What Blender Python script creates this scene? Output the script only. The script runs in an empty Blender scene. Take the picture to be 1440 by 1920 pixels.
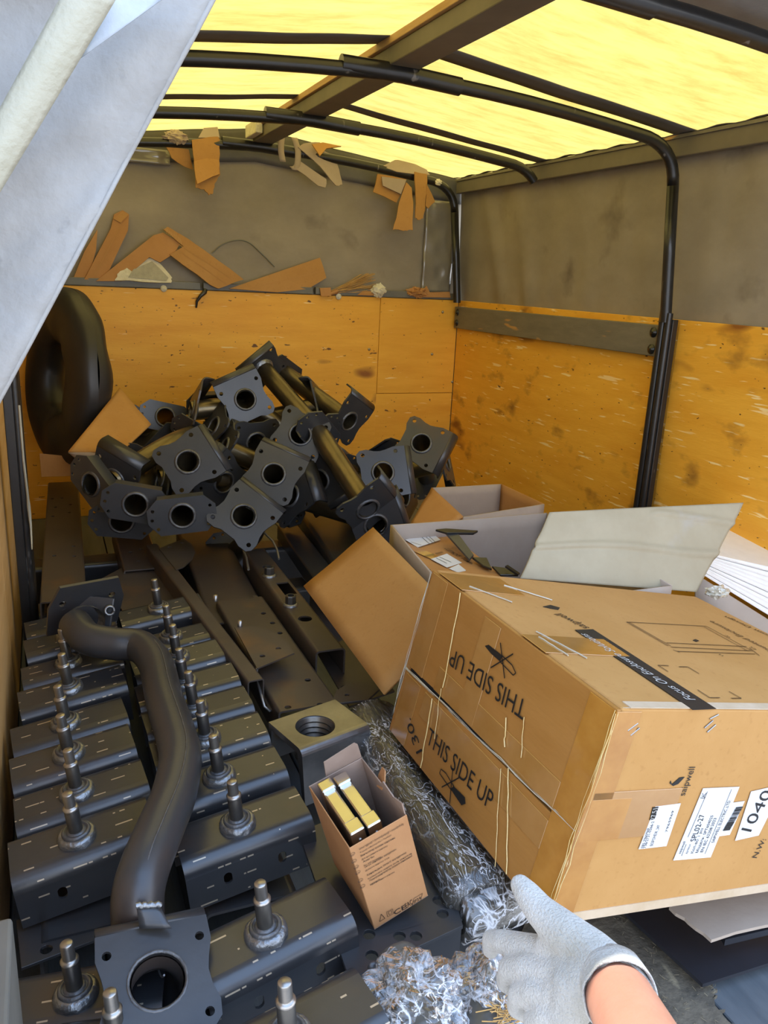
import bpy, bmesh, math, random
from mathutils import Vector as V, Matrix, noise
from mathutils.geometry import tessellate_polygon
random.seed(7)
PI = math.pi
sc = bpy.context.scene
COL = sc.collection

# ------------------------------------------------------------------ camera
F, YAW, PIT, ROL = 1498.08, math.radians(23.261), math.radians(16.187), math.radians(2.7285)
CP = V((0.0446, 0.0, 1.0819))
FW = V((math.sin(YAW) * math.cos(PIT), math.cos(YAW) * math.cos(PIT), -math.sin(PIT)))
r0 = V((math.cos(YAW), -math.sin(YAW), 0)); u0 = r0.cross(FW)
RT = r0 * math.cos(ROL) + u0 * math.sin(ROL)
UP = -r0 * math.sin(ROL) + u0 * math.cos(ROL)
cam = bpy.data.cameras.new('camera'); camo = bpy.data.objects.new('camera', cam); COL.objects.link(camo)
cam.sensor_fit = 'VERTICAL'; cam.sensor_height = 24; cam.lens = 24 * F / 1920
cam.clip_start = .01
camo.matrix_world = Matrix((( RT.x, UP.x, -FW.x, CP.x), (RT.y, UP.y, -FW.y, CP.y), (RT.z, UP.z, -FW.z, CP.z), (0, 0, 0, 1)))
sc.camera = camo

def ray(x, y): return FW + RT * ((x - 720) / F) + UP * ((960 - y) / F)
def at(x, y, X=None, Y=None, Z=None, D=None):
    """world point seen along a sight line, on a plane X=, Y=, Z= or at depth D"""
    d = ray(x, y)
    if X is not None: t = (X - CP.x) / d.x
    elif Y is not None: t = (Y - CP.y) / d.y
    elif Z is not None: t = (Z - CP.z) / d.z
    else: t = D
    return CP + d * t
def onplane(x, y, o, n):
    d = ray(x, y); return CP + d * ((o - CP).dot(n) / d.dot(n))

# ------------------------------------------------------------------ light
w = bpy.data.worlds.new('sky'); sc.world = w; w.use_nodes = True
nt = w.node_tree; bg = nt.nodes['Background']
tc = nt.nodes.new('ShaderNodeTexCoord'); sx = nt.nodes.new('ShaderNodeSeparateXYZ'); rp = nt.nodes.new('ShaderNodeValToRGB')
nt.links.new(tc.outputs['Generated'], sx.inputs[0]); nt.links.new(sx.outputs['Z'], rp.inputs[0]); nt.links.new(rp.outputs[0], bg.inputs[0])
rp.color_ramp.elements[0].position = 0.0; rp.color_ramp.elements[0].color = (.94, .965, 1, 1)
rp.color_ramp.elements[1].position = .8; rp.color_ramp.elements[1].color = (.42, .62, 1, 1)
bg.inputs[1].default_value = 2.7
sun = bpy.data.lights.new('sun', 'SUN'); sun.energy = 7.0; sun.angle = .0095; sun.color = (1, .95, .86)
suno = bpy.data.objects.new('sun', sun); COL.objects.link(suno)
suno.rotation_euler = V((.32, -.55, -1)).to_track_quat('-Z', 'Y').to_euler()
vs = sc.view_settings
vs.view_transform = 'Standard'; vs.look = 'None'; vs.exposure = 0.36; vs.gamma = 1; vs.use_curve_mapping = False

# ------------------------------------------------------------------ materials
def mat(name, col, rough=.6, metal=0., var=None, scale=8., stretch=(1, 1, 1), bump=0., bscale=60., spec=.5, coat=0., detail=4., sheen=0.):
    """principled material: col mixed to var by stretched noise, fine bump"""
    m = bpy.data.materials.new(name); m.use_nodes = True; n = m.node_tree; L = n.links
    b = n.nodes['Principled BSDF']
    b.inputs['Roughness'].default_value = rough; b.inputs['Metallic'].default_value = metal
    b.inputs['Specular IOR Level'].default_value = spec; b.inputs['Coat Weight'].default_value = coat
    b.inputs['Coat Roughness'].default_value = .08; b.inputs['Sheen Weight'].default_value = sheen
    b.inputs['Base Color'].default_value = (*col, 1)
    t = n.nodes.new('ShaderNodeTexCoord'); mp = n.nodes.new('ShaderNodeMapping'); mp.inputs['Scale'].default_value = stretch
    oi = n.nodes.new('ShaderNodeObjectInfo'); ml = n.nodes.new('ShaderNodeMath'); ml.operation = 'MULTIPLY'; ml.inputs[1].default_value = 37.
    L.new(oi.outputs['Random'], ml.inputs[0]); L.new(ml.outputs[0], mp.inputs['Location']); L.new(t.outputs['Object'], mp.inputs['Vector'])
    m['mp'] = mp.name
    if var is not None:
        ns = n.nodes.new('ShaderNodeTexNoise'); ns.inputs['Scale'].default_value = scale; ns.inputs['Detail'].default_value = detail; ns.inputs['Roughness'].default_value = .65
        L.new(mp.outputs[0], ns.inputs['Vector'])
        cr = n.nodes.new('ShaderNodeValToRGB'); cr.color_ramp.elements[0].position = .33; cr.color_ramp.elements[1].position = .68
        cr.color_ramp.elements[0].color = (*col, 1); cr.color_ramp.elements[1].color = (*var, 1)
        L.new(ns.outputs[0], cr.inputs[0]); L.new(cr.outputs[0], b.inputs['Base Color'])
        m['col'] = cr.name
    if bump:
        nb = n.nodes.new('ShaderNodeTexNoise'); nb.inputs['Scale'].default_value = bscale; nb.inputs['Detail'].default_value = 5
        L.new(mp.outputs[0], nb.inputs['Vector'])
        bp = n.nodes.new('ShaderNodeBump'); bp.inputs['Strength'].default_value = bump; bp.inputs['Distance'].default_value = .004
        L.new(nb.outputs[0], bp.inputs['Height']); L.new(bp.outputs[0], b.inputs['Normal'])
    return m
def overlay(m, col, scale, stretch, lo, hi, rot=0., detail=2., rough=None):
    """lay a second colour over a material where a stretched noise passes lo..hi (knots, scratches, rolling marks)"""
    n = m.node_tree; L = n.links; b = n.nodes['Principled BSDF']
    old = b.inputs['Base Color'].links[0].from_socket if b.inputs['Base Color'].links else None
    t = n.nodes.new('ShaderNodeTexCoord'); mp = n.nodes.new('ShaderNodeMapping'); mp.inputs['Scale'].default_value = stretch; mp.inputs['Rotation'].default_value = (0, 0, 0) if not isinstance(rot, tuple) else rot
    ad = n.nodes.new('ShaderNodeObjectInfo'); ml = n.nodes.new('ShaderNodeMath'); ml.operation = 'MULTIPLY'; ml.inputs[1].default_value = 23.
    L.new(ad.outputs['Random'], ml.inputs[0]); L.new(ml.outputs[0], mp.inputs['Location'])
    L.new(t.outputs['Object'], mp.inputs['Vector'])
    ns = n.nodes.new('ShaderNodeTexNoise'); ns.inputs['Scale'].default_value = scale; ns.inputs['Detail'].default_value = detail
    L.new(mp.outputs[0], ns.inputs['Vector'])
    mr = n.nodes.new('ShaderNodeMapRange'); mr.inputs[1].default_value = lo; mr.inputs[2].default_value = hi
    L.new(ns.outputs[0], mr.inputs[0])
    mx = n.nodes.new('ShaderNodeMix'); mx.data_type = 'RGBA'
    L.new(mr.outputs[0], mx.inputs[0])
    if old: L.new(old, mx.inputs[6])
    else: mx.inputs[6].default_value = b.inputs['Base Color'].default_value
    mx.inputs[7].default_value = (*col, 1)
    L.new(mx.outputs[2], b.inputs['Base Color'])
    return m
M = {}
def ply(name, st, st2, sc=0.):
    m = mat(name, (.80, .375, .034), .5, var=(.92, .49, .058), scale=2.2, stretch=st, bump=.12, bscale=30, detail=7, spec=.35)
    overlay(m, (.30, .11, .02), 3.0, st2, .66, .74)
    overlay(m, (1.0, .74, .34), 16, (st2[0] * .5, st2[1] * .5, st2[2] * 2.2), .655 + sc, .70 + sc, rot=(.5, .6, .7))
    overlay(m, (.16, .07, .02), 14, st2, .72, .75)
    overlay(m, (.10, .045, .015), 42, st2, .715, .74)
    overlay(m, (1.0, .70, .30), 11, (st2[0] * .9, st2[1] * .35, st2[2] * 1.6), .70 + sc, .725 + sc, rot=(-.6, .3, -.5))
    return m
M['ply_x'] = ply('plywood_back', (1, 1, 7), (1, 1, 2.2), .045)
M['ply_y'] = ply('plywood_side', (1, 1.0, 7), (1, 1., 2.4))
overlay(M['ply_y'], (.20, .085, .02), 5, (1, 1.2, 2.2), .58, .80, detail=6)
M['plyedge'] = mat('pale_plywood', (.62, .37, .14), .6, var=(.74, .48, .22), scale=3, stretch=(1, 1, 8), bump=.1)
M['tarp'] = mat('grey_tarpaulin', (.26, .222, .165), .62, var=(.34, .293, .222), scale=3.5, stretch=(1, 1, 1.6), bump=.15, bscale=25, detail=6)
overlay(M['tarp'], (.15, .12, .09), 5, (1, 1, 1), .62, .78, detail=5)
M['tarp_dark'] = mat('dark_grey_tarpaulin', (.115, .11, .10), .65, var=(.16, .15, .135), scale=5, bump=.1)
M['flap'] = mat('weathered_white_tarpaulin', (.275, .268, .255), .62, var=(.37, .362, .345), scale=9, bump=.25, bscale=160, detail=8)
overlay(M['flap'], (.18, .182, .185), 30, (1, 1, 1), .66, .78, detail=6)
M['strap'] = mat('cream_webbing', (.39, .37, .275), .6, var=(.46, .44, .345), scale=14, bump=.3, bscale=220)
M['steelblk'] = mat('black_enamel', (.012, .012, .013), .3, var=(.022, .021, .02), scale=12, bump=.08, spec=.6)
overlay(M['steelblk'], (.16, .15, .14), 30, (1, 1, .3), .70, .74)
M['greywood'] = mat('grey_painted_wood', (.15, .135, .10), .55, var=(.20, .18, .135), scale=6, stretch=(1, 1, 5), bump=.15)
overlay(M['greywood'], (.50, .28, .10), 9, (1, .5, 2.5), .68, .72)
M['greysteel'] = mat('grey_painted_rail', (.13, .13, .115), .5, var=(.18, .175, .155), scale=6, bump=.06)
M['rail'] = mat('grey_brown_rail', (.13, .112, .085), .6, var=(.175, .15, .112), scale=5, bump=.06)
M['wood'] = mat('bare_timber', (.42, .24, .09), .6, var=(.54, .34, .15), scale=5, stretch=(8, .8, 8), bump=.15)
st = M['steel'] = mat('mill_scale_steel', (.040, .042, .047), .34, metal=.25, var=(.062, .061, .062), scale=5, bump=.05, bscale=90, detail=6, spec=.6)
overlay(st, (.075, .052, .040), 4, (1, 1, 1), .58, .75, detail=5)
st = M['steel_br'] = mat('brown_mill_scale_steel', (.070, .055, .046), .42, metal=.3, var=(.10, .08, .064), scale=4, bump=.05, bscale=90, detail=6, spec=.6)
overlay(st, (.16, .09, .045), 6, (1, 1, 1), .60, .75, detail=5)
st = M['steel_mark'] = mat('mill_scale_steel_roll_marks', (.036, .037, .041), .30, metal=.25, var=(.056, .054, .054), scale=5, bump=.05, bscale=90, detail=6, spec=.85)
overlay(st, (.075, .052, .040), 5, (1, 1, 1), .58, .75, detail=5)
def dashes(m, col, pitch, wid, seed):
    """broken chalky rolling marks in lines along local X"""
    n = m.node_tree; L = n.links; b = n.nodes['Principled BSDF']
    old = b.inputs['Base Color'].links[0].from_socket
    t = n.nodes.new('ShaderNodeTexCoord'); s = n.nodes.new('ShaderNodeSeparateXYZ'); L.new(t.outputs['Object'], s.inputs[0])
    def math_(op, a, bv):
        k = n.nodes.new('ShaderNodeMath'); k.operation = op
        for i, x in enumerate((a, bv)):
            if x is None: continue
            if isinstance(x, (int, float)): k.inputs[i].default_value = x
            else: L.new(x, k.inputs[i])
        return k.outputs[0]
    oi = n.nodes.new('ShaderNodeObjectInfo')
    yy = math_('ADD', math_('ADD', s.outputs['Y'], s.outputs['Z']), math_('MULTIPLY', oi.outputs['Random'], .05))
    fr = math_('FRACT', math_('MULTIPLY', yy, 1 / pitch), None)
    line = math_('LESS_THAN', fr, wid)
    cx = n.nodes.new('ShaderNodeCombineXYZ')
    L.new(math_('ADD', math_('MULTIPLY', s.outputs['X'], 30), math_('MULTIPLY', oi.outputs['Random'], 91)), cx.inputs[0])
    L.new(math_('FLOOR', math_('MULTIPLY', yy, 1 / pitch), None), cx.inputs[1]); cx.inputs[2].default_value = seed
    ns = n.nodes.new('ShaderNodeTexNoise'); ns.inputs['Scale'].default_value = 1.; ns.inputs['Detail'].default_value = 3; L.new(cx.outputs[0], ns.inputs['Vector'])
    on = math_('MULTIPLY', math_('GREATER_THAN', ns.outputs[0], .545), line)
    mx = n.nodes.new('ShaderNodeMix'); mx.data_type = 'RGBA'; L.new(on, mx.inputs[0]); L.new(old, mx.inputs[6]); mx.inputs[7].default_value = (*col, 1)
    L.new(mx.outputs[2], b.inputs['Base Color'])
dashes(M['steel_mark'], (.50, .40, .28), .029, .095, 3.)
M['edge'] = mat('bare_steel_edge', (.35, .33, .30), .4, metal=.8, var=(.45, .42, .38), scale=20)
M['weld'] = mat('weld_bead', (.20, .205, .21), .38, metal=.85, var=(.36, .37, .38), scale=60, bump=.6, bscale=120)
M['weld_dark'] = mat('dull_weld_ring', (.10, .10, .105), .45, metal=.6, var=(.17, .17, .17), scale=60, bump=.4, bscale=120)
M['zinc'] = mat('bare_thread_steel', (.36, .34, .32), .34, metal=.9, var=(.46, .43, .38), scale=40, bump=.1)
M['shaft'] = mat('dark_shaft_steel', (.11, .105, .10), .34, metal=.8, var=(.17, .16, .14), scale=20)
M['brass'] = mat('galvanised_tube', (.20, .155, .085), .32, metal=.85, var=(.11, .09, .06), scale=8, stretch=(3, 3, 1), bump=.05)
M['silver'] = mat('brushed_aluminium', (.62, .62, .60), .22, metal=1., var=(.70, .69, .66), scale=30)
kr = M['kraft'] = mat('kraft_cardboard', (.44, .225, .066), .68, var=(.50, .268, .088), scale=6, bump=.1, bscale=120, detail=8, spec=.3)
overlay(kr, (.41, .205, .062), 90, (1, 1, 1), .60, .80)
kr = M['kraft2'] = mat('kraft_cardboard_orange', (.42, .20, .062), .65, var=(.50, .255, .09), scale=5, bump=.12, bscale=90, detail=7, spec=.3)
kr = M['kraft_in'] = mat('grey_kraft_inner_liner', (.36, .30, .195), .75, var=(.42, .36, .245), scale=6, bump=.2, bscale=50, detail=8, spec=.25)
overlay(kr, (.40, .37, .33), 6, (1, 1, 1), .62, .8, detail=5)
M['kraft_side'] = mat('grey_kraft_wall', (.40, .32, .25), .75, var=(.46, .375, .30), scale=5, bump=.15, bscale=60, detail=6, spec=.25)
M['kraft_end'] = mat('shaded_amber_kraft', (.36, .160, .032), .5, var=(.43, .205, .050), scale=5, stretch=(.6, 3, 1), bump=.1, bscale=60, detail=6, spec=.4, coat=.15)  # shade of the carton's end face put into a darker, more amber kraft
M['rub'] = mat('rubbed_pale_kraft', (.50, .37, .23), .7, var=(.58, .45, .31), scale=20, bump=.2)
M['tape'] = mat('amber_packing_tape', (.38, .155, .018), .16, var=(.47, .215, .035), scale=16, stretch=(1, 1, 1), bump=.12, bscale=18, spec=.7, coat=.6)
M['paper'] = mat('white_label_paper', (.66, .66, .67), .5, var=(.70, .70, .705), scale=30)
M['white'] = mat('white_foam_sheet', (.88, .88, .87), .6, var=(.93, .93, .92), scale=30)
M['ink'] = mat('black_ink', (.012, .011, .010), .55)
M['ink_w'] = mat('pale_ink', (.50, .48, .44), .6)
M['foam'] = mat('cream_foam', (.62, .58, .44), .8, var=(.74, .70, .56), scale=40, bump=.8, bscale=90)
M['foamcut'] = mat('grey_foam_skin', (.34, .32, .25), .7, var=(.44, .41, .31), scale=40, bump=.5, bscale=150)
M['litter'] = mat('dry_chaff', (.20, .165, .105), .8, var=(.30, .25, .16), scale=30)
M['block'] = mat('worn_machined_steel', (.20, .195, .19), .30, metal=.85, var=(.34, .33, .32), scale=7, bump=.08, detail=7)
overlay(M['block'], (.40, .26, .11), 9, (1, 1, 1), .60, .70, detail=5)  # yellow patches painted in as the roof's reflection on the block
M['straw'] = mat('broom_straw', (.50, .28, .08), .6, var=(.62, .38, .13), scale=30)
M['rubber'] = mat('black_rubber', (.014, .013, .013), .42, var=(.028, .024, .022), scale=4, bump=.15, bscale=20, spec=.5)
M['glove'] = mat('white_knit_cotton', (.54, .515, .46), .85, var=(.63, .605, .55), scale=12, bump=.9, bscale=420, sheen=.3)
overlay(M['glove'], (.37, .335, .26), 14, (1, 1, 1), .48, .78, detail=5)
M['skin'] = mat('skin', (.33, .150, .098), .5, var=(.37, .18, .12), scale=12, bump=.12, bscale=160, spec=.35)
M['skin'].node_tree.nodes['Principled BSDF'].inputs['Subsurface Weight'].default_value = .15
M['skin'].node_tree.nodes['Principled BSDF'].inputs['Subsurface Radius'].default_value = (.01, .004, .002)
M['dirt'] = mat('dry_dirt_and_straw', (.085, .073, .055), .9, var=(.19, .158, .11), scale=25, bump=1., bscale=60, detail=9)
overlay(M['dirt'], (.30, .25, .16), 30, (1, .25, 1), .66, .72, rot=(0, 0, .8))
M['planks'] = mat('painted_bed_planks', (.085, .10, .112), .5, var=(.13, .145, .155), scale=5, stretch=(6, .8, 1), bump=.2, detail=7)
M['blackplate'] = mat('black_coated_panel', (.018, .018, .022), .38, var=(.028, .028, .034), scale=5, bump=.04)
M['asphalt'] = mat('asphalt', (.20, .19, .18), .9, var=(.26, .25, .24), scale=4, bump=.3)
M['dark'] = mat('dark_base_and_gap_shade', (.02, .02, .02), .8)
# translucent roof sheet
def translucent(name, c1, c2, tr):
    m = bpy.data.materials.new(name); m.use_nodes = True; n = m.node_tree; L = n.links
    n.nodes.remove(n.nodes['Principled BSDF']); out = n.nodes['Material Output']
    d = n.nodes.new('ShaderNodeBsdfDiffuse'); t = n.nodes.new('ShaderNodeBsdfTranslucent'); mx = n.nodes.new('ShaderNodeMixShader'); mx.inputs[0].default_value = tr
    tc_ = n.nodes.new('ShaderNodeTexCoord'); mp = n.nodes.new('ShaderNodeMapping'); mp.inputs['Scale'].default_value = (1.2, 4, 1); L.new(tc_.outputs['Object'], mp.inputs[0])
    ns = n.nodes.new('ShaderNodeTexNoise'); ns.inputs['Scale'].default_value = 4; ns.inputs['Detail'].default_value = 9; ns.inputs['Roughness'].default_value = .7; L.new(mp.outputs[0], ns.inputs[0])
    cr = n.nodes.new('ShaderNodeValToRGB'); cr.color_ramp.elements[0].position = .28; cr.color_ramp.elements[1].position = .58
    cr.color_ramp.elements[0].color = (*c1, 1); cr.color_ramp.elements[1].color = (*c2, 1); L.new(ns.outputs[0], cr.inputs[0])
    L.new(cr.outputs[0], d.inputs[0]); L.new(cr.outputs[0], t.inputs[0]); L.new(d.outputs[0], mx.inputs[1]); L.new(t.outputs[0], mx.inputs[2]); L.new(mx.outputs[0], out.inputs[0])
    return m
M['roof'] = translucent('yellow_translucent_tarpaulin', (.45, .305, .065), (.64, .468, .125), .50)
def film(name, base, gloss, scale, stretch=(1, 1, 1), lines=.03):
    """clear film: mostly see-through, with crease highlights painted as pale lines and a glossy sheen"""
    m = bpy.data.materials.new(name); m.use_nodes = True; n = m.node_tree; L = n.links
    n.nodes.remove(n.nodes['Principled BSDF']); out = n.nodes['Material Output']
    tr = n.nodes.new('ShaderNodeBsdfTransparent'); g = n.nodes.new('ShaderNodeBsdfGlossy'); g.inputs['Roughness'].default_value = gloss; g.inputs[0].default_value = (.95, .95, .95, 1)
    dd = n.nodes.new('ShaderNodeBsdfDiffuse'); dd.inputs[0].default_value = (.72, .73, .75, 1)  # pale diffuse colour painted along the creases as their highlights
    t = n.nodes.new('ShaderNodeTexCoord'); mp = n.nodes.new('ShaderNodeMapping'); mp.inputs['Scale'].default_value = stretch; L.new(t.outputs['Object'], mp.inputs[0])
    fac = None
    def mth(op, x, y, clamp=False):
        k = n.nodes.new('ShaderNodeMath'); k.operation = op; k.use_clamp = clamp
        for i, q in enumerate((x, y)):
            if isinstance(q, (int, float)): k.inputs[i].default_value = q
            elif q is not None: L.new(q, k.inputs[i])
        return k.outputs[0]
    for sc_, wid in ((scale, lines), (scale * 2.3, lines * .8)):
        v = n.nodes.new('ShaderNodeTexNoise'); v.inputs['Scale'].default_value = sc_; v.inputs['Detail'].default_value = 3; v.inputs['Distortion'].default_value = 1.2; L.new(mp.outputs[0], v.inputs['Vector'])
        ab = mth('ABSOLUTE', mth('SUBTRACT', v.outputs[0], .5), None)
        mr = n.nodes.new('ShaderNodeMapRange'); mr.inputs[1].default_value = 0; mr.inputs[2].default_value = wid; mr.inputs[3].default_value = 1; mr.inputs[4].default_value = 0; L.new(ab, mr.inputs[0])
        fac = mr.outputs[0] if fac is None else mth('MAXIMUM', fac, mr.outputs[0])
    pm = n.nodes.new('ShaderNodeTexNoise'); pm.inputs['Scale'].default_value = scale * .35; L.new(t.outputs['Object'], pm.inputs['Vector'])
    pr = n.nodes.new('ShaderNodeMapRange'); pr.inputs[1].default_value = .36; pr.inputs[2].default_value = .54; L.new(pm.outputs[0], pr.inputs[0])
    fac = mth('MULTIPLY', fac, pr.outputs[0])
    bp = n.nodes.new('ShaderNodeBump'); bp.inputs['Strength'].default_value = .9; bp.inputs['Distance'].default_value = .006; L.new(v.outputs[0], bp.inputs['Height'])
    L.new(bp.outputs[0], g.inputs['Normal'])
    lw = n.nodes.new('ShaderNodeLayerWeight'); lw.inputs[0].default_value = .2; L.new(bp.outputs[0], lw.inputs['Normal'])
    k = mth('ADD', mth('MULTIPLY', lw.outputs['Fresnel'], .8), base, True)
    m1 = n.nodes.new('ShaderNodeMixShader'); L.new(k, m1.inputs[0]); L.new(tr.outputs[0], m1.inputs[1]); L.new(g.outputs[0], m1.inputs[2])
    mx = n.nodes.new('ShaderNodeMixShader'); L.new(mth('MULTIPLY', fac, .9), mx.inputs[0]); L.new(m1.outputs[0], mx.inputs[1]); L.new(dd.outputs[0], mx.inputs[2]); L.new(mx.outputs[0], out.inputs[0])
    return m
M['film'] = film('clear_stretch_film', .05, .16, 26, (1.5, .45, 1), .022)
M['film_bag'] = film('crumpled_clear_film', .08, .2, 15, (1, 1, 1), .035)
M['bundle'] = mat('dark_wrapped_core', (.055, .052, .045), .4, var=(.11, .10, .08), scale=9, stretch=(1, 1, 3), bump=.4, bscale=30, spec=.6)

# ------------------------------------------------------------------ mesh helpers
class MB:
    def __init__(s): s.v = []; s.f = []; s.sm = []
    def add(s, vs, fs, m=None, smooth=False):
        o = len(s.v)
        s.v += [tuple(m @ V(p)) if m is not None else tuple(p) for p in vs]
        for f in fs: s.f.append([i + o for i in f]); s.sm.append(smooth)
        return s
    def box(s, c, d, m=None):
        x, y, z = c; a, b, e = d[0] / 2, d[1] / 2, d[2] / 2
        vs = [(x + i * a, y + j * b, z + k * e) for i in (-1, 1) for j in (-1, 1) for k in (-1, 1)]
        return s.add(vs, [(0, 1, 3, 2), (4, 6, 7, 5), (0, 4, 5, 1), (2, 3, 7, 6), (0, 2, 6, 4), (1, 5, 7, 3)], m)
    def bb(s, lo, hi, m=None): return s.box([(a + b) / 2 for a, b in zip(lo, hi)], [b - a for a, b in zip(lo, hi)], m)
    def tube(s, pts, r, n=14, m=None, cap=True, inner=None):
        pts = [V(p) for p in pts]; k = len(pts)
        rs = r if isinstance(r, (list, tuple)) else [r] * k
        T = [(pts[min(i + 1, k - 1)] - pts[max(i - 1, 0)]).normalized() for i in range(k)]
        a = T[0].orthogonal().normalized(); vs = []
        for i in range(k):
            a = (a - T[i] * a.dot(T[i])).normalized(); b = T[i].cross(a)
            for j in range(n):
                q = 2 * PI * j / n; vs.append(pts[i] + (a * math.cos(q) + b * math.sin(q)) * rs[i])
        fs = [(i * n + j, i * n + (j + 1) % n, (i + 1) * n + (j + 1) % n, (i + 1) * n + j) for i in range(k - 1) for j in range(n)]
        s.add(vs, fs, m, True)
        if cap: s.add(vs[:n], [tuple(range(n))[::-1]], m); s.add(vs[-n:], [tuple(range(n))], m)
        return s
    def lathe(s, prof, n=20, m=None, closed=False, smooth=True, wob=None, cap=True):
        vs = []
        for i, (r, z) in enumerate(prof):
            for j in range(n):
                q = 2 * PI * j / n; k = 1 if wob is None else wob(i, q)
                vs.append((r * k * math.cos(q), r * k * math.sin(q), z))
        k = len(prof); e = k if closed else k - 1
        fs = [(i * n + j, i * n + (j + 1) % n, ((i + 1) % k) * n + (j + 1) % n, ((i + 1) % k) * n + j) for i in range(e) for j in range(n)]
        s.add(vs, fs, m, smooth)
        if not closed and cap:
            if prof[0][0] > 1e-6: s.add(vs[:n], [tuple(range(n))[::-1]], m)
            if prof[-1][0] > 1e-6: s.add(vs[-n:], [tuple(range(n))], m)
        return s
    def plate(s, outer, holes=(), t=.004, m=None):
        """flat plate z in [-t,0] with real holes"""
        loops = [[V((x, y, 0)) for x, y in outer]] + [[V((x, y, 0)) for x, y in h] for h in holes]
        tri = tessellate_polygon(loops); flat = [p for l in loops for p in l]; n = len(flat)
        vs = [(p.x, p.y, 0) for p in flat] + [(p.x, p.y, -t) for p in flat]
        fs = []
        for a, b, c in tri:
            cr = (flat[b] - flat[a]).cross(flat[c] - flat[a]).z
            if cr < 0: a, c = c, a
            fs += [(a, b, c), (c + n, b + n, a + n)]
        o = 0
        for l in loops:
            k = len(l); area = sum(l[i].x * l[(i + 1) % k].y - l[(i + 1) % k].x * l[i].y for i in range(k))
            outl = (o == 0)
            for i in range(k):
                a, b = o + i, o + (i + 1) % k
                q = (a, a + n, b + n, b)
                if (area > 0) != outl: q = q[::-1]
                fs.append(q)
            o += k
        return s.add(vs, fs, m)
    def sweep(s, sec, x0, x1, m=None, smooth=False):
        """closed section in (y,z) swept along x"""
        k = len(sec)
        vs = [(x0, y, z) for y, z in sec] + [(x1, y, z) for y, z in sec]
        fs = [(i, (i + 1) % k, k + (i + 1) % k, k + i) for i in range(k)] + [tuple(range(k))[::-1], tuple(range(k, 2 * k))]
        return s.add(vs, fs, m, smooth)
    def grid(s, fn, nu, nv, smooth=True, m=None):
        vs = [fn(i / nu, j / nv) for i in range(nu + 1) for j in range(nv + 1)]
        k = nv + 1
        return s.add(vs, [(i * k + j, (i + 1) * k + j, (i + 1) * k + j + 1, i * k + j + 1) for i in range(nu) for j in range(nv)], m, smooth)
    def mesh(s, name):
        me = bpy.data.meshes.new(name); me.from_pydata(s.v, [], s.f); me.polygons.foreach_set('use_smooth', s.sm)
        me.update(); return me
    def obj(s, name, m, parent=None, mw=None, solid=0, bevel=0, seg=2, off=0, fix=False):
        me = s.mesh(name)
        if fix:
            bm = bmesh.new(); bm.from_mesh(me); bmesh.ops.remove_doubles(bm, verts=bm.verts, dist=1e-5); bmesh.ops.recalc_face_normals(bm, faces=bm.faces); bm.to_mesh(me); bm.free()
        me.materials.append(M[m] if isinstance(m, str) else m)
        o = bpy.data.objects.new(name, me); COL.objects.link(o)
        if parent is not None: o.parent = parent
        if mw is not None: o.matrix_local = mw
        if solid:
            d = o.modifiers.new('thickness', 'SOLIDIFY'); d.thickness = solid; d.offset = off
        if bevel:
            d = o.modifiers.new('bevel', 'BEVEL'); d.width = bevel; d.segments = seg; d.limit_method = 'ANGLE'; d.angle_limit = .7
        return o
def circ(x, y, r, n=18, sy=1.): return [(x + r * math.cos(2 * PI * i / n), y + r * sy * math.sin(2 * PI * i / n)) for i in range(n)]
def slot(x, y, w_, h_, n=8, vert=True):
    r = min(w_, h_) / 2; e = abs(h_ - w_) / 2; p = []
    for i in range(n + 1): q = PI * i / n; p.append((x + r * math.cos(q), y + e + r * math.sin(q)) if vert else (x - e - r * math.sin(q), y + r * math.cos(q)))
    for i in range(n + 1): q = PI + PI * i / n; p.append((x + r * math.cos(q), y - e + r * math.sin(q)) if vert else (x + e - r * math.sin(q), y + r * math.cos(q)))
    return p
def rect(x0, y0, x1, y1): return [(x0, y0), (x1, y0), (x1, y1), (x0, y1)]
def frame(o, x, y=None, z=None):
    """matrix with local X along x, local Z near z (or local Y near y)"""
    x = V(x).normalized()
    if z is not None: yv = V(z).cross(x).normalized(); zv = x.cross(yv)
    else: zv = x.cross(V(y)).normalized(); yv = zv.cross(x)
    return Matrix(((x.x, yv.x, zv.x, o[0]), (x.y, yv.y, zv.y, o[1]), (x.z, yv.z, zv.z, o[2]), (0, 0, 0, 1)))
def zframe(o, z, y):
    """matrix with local Z along z and local Y near y"""
    z = V(z).normalized(); x = V(y).cross(z).normalized(); yv = z.cross(x)
    return Matrix(((x.x, yv.x, z.x, o[0]), (x.y, yv.y, z.y, o[1]), (x.z, yv.z, z.z, o[2]), (0, 0, 0, 1)))
T = Matrix.Translation
def R(a, ax): return Matrix.Rotation(math.radians(a), 4, ax)
def tag(o, label, cat, group=None):
    o['label'] = label; o['category'] = cat
    if group: o['group'] = group
    return o
def thing(name, label, cat, mw=None, group=None):
    o = bpy.data.objects.new(name, None); COL.objects.link(o); o.empty_display_size = .05
    if mw is not None: o.matrix_world = mw
    return tag(o, label, cat, group)
def struct(o): o['kind'] = 'structure'; return o
def copy_tree(o, parent=None):
    c = o.copy(); COL.objects.link(c)
    if parent is not None: c.parent = parent
    for ch in list(o.children): copy_tree(ch, c)
    return c
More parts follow.
